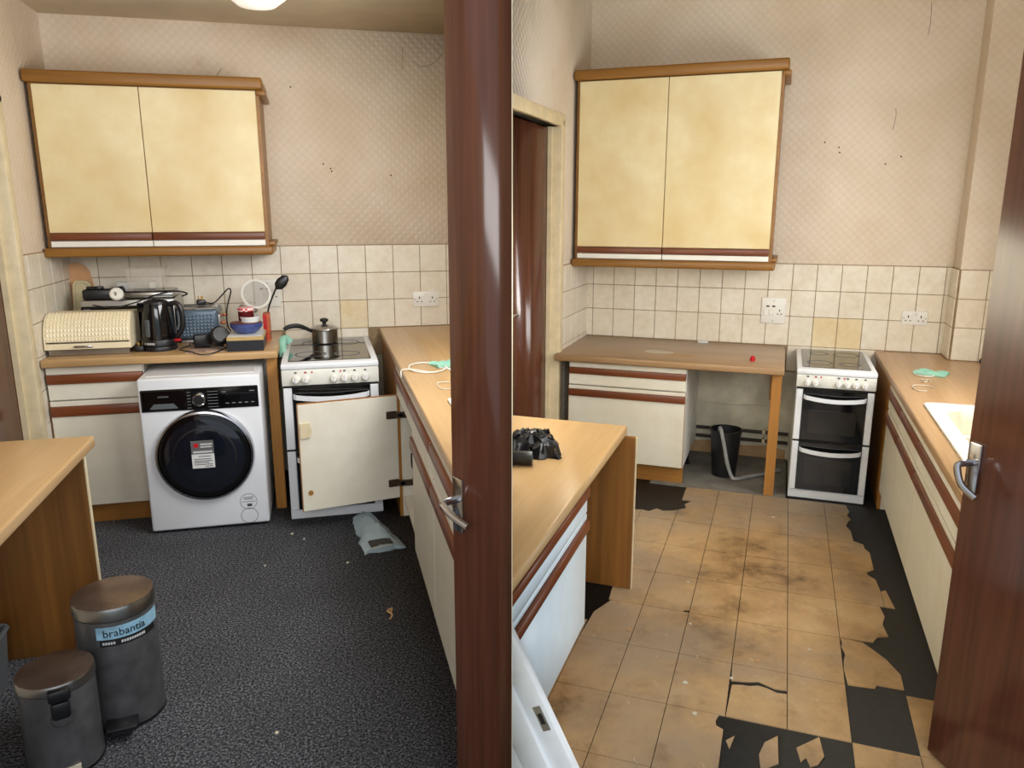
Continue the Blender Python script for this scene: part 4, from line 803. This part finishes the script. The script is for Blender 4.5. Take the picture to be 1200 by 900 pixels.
# litter on the tiles
for u, v, s in ((.80, -2.42, .012), (1.20, -2.62, .007), (1.02, -2.30, .006), (1.31, -1.05, .008), (1.05, -2.70, .009), (1.46, -2.34, .006), (.97, -1.95, .006), (1.10, -2.86, .008), (1.28, -2.48, .010)):
    solid('R', 'litter_scrap', MB().prism([(-s, -s*.5), (s*.7, -s), (s, s*.6), (-s*.4, s)], 0, .004), 'crumb' if s < .01 else 'tan_chip', (u, v, 0), 'tiny pale scrap of debris on the tan floor tiles', 'litter', 'debris on the floor tiles')

# ------------------------------------------------------------ brown entrance doors
def entry_door(k, edge, hinge, label, side):
    """edge/hinge: world xy of leading edge and hinge; side: +1 handle pokes away from the viewer"""
    e, hv = Vector((*edge, 0)), Vector((*hinge, 0)); d = hv - e; wd = d.length; ang = math.atan2(d.y, d.x)
    root = bpy.data.objects.new('door', None); C.objects.link(root); root.location = e; root.rotation_euler = (0, 0, ang); tag(root, label, 'door')
    def part(nm, mb, m, par=None):
        o = bpy.data.objects.new(nm, mb.mesh(nm, m)); C.objects.link(o); o.parent = par or root; ALL[k].append(o); return o
    s = side; far = lambda y: y*s
    lf = part('leaf', MB().box(0, wd, -.02, .02, .008, 2.12, .002), 'sapele')
    part('edge_band', MB().box(-.0015, .0, -.018, .018, .01, 2.118), 'sapele')
    z = .93 if k == 'R' else .905
    part('latch', MB().box(-.003, .0, -.012, .012, z - .075, z + .04, .0005), 'steel')
    for q in (-1, 1):
        y0, y1 = (.02, .029) if q > 0 else (-.029, -.02)
        pl = part('handle_plate', MB().box(.012, .052, y0, y1, z - .085, z + .055, .003, 2), 'chrome')
        part('handle', MB().tube([(.032, q*.026, z), (.032, q*.062, z), (.040, q*.074, z - .004), (.085, q*.076, z - .016), (.13, q*.066, z - .03)] if q*s < 0 else
             [(.032, q*.026, z), (.032, q*.066, z), (.034, q*.078, z - .01), (.060, q*.082, z - .05), (.10, q*.07, z - .075)], .0095, 10), 'chrome', pl)
    return root
e = W('L', 1.618, -3.0); hg = GV(.40, 1.16); entry_door('L', (e.x, e.y), (hg.x, hg.y), 'glossy brown door standing open over the charcoal carpet', 1)
e = W('R', 1.80, -2.80); hg = GV(.14, -.74); entry_door('R', (e.x, e.y), (e.x + hg.x, e.y + hg.y), 'glossy brown door standing open over the tan floor tiles', -1)

# ------------------------------------------------------------ everything stops at the party wall
bpy.context.view_layer.update()
for k, sg in (('L', -1), ('R', 1)):
    pl = GV(sg*.0007, 0); nv = GV(1, 0)
    for o in ALL[k]:
        mw = o.matrix_world; xs = [(mw @ Vector(c)).dot(nv)*sg for c in o.bound_box]
        if min(xs) >= .0006: continue
        if max(xs) <= .0008:
            if not o.children: bpy.data.objects.remove(o)
            continue
        if o.data.users > 1: o.data = o.data.copy()
        inv = mw.inverted(); bm = bmesh.new(); bm.from_mesh(o.data)
        r = bmesh.ops.bisect_plane(bm, geom=bm.verts[:] + bm.edges[:] + bm.faces[:], plane_co=inv @ pl, plane_no=(inv.to_3x3() @ (nv*-sg)).normalized(), clear_outer=True)
        ed = [g for g in r['geom_cut'] if isinstance(g, bmesh.types.BMEdge)]
        if ed: bmesh.ops.holes_fill(bm, edges=ed, sides=0)
        bm.to_mesh(o.data); bm.free()
        if len(o.data.polygons) == 0 and not o.children: bpy.data.objects.remove(o)
bpy.context.view_layer.update()
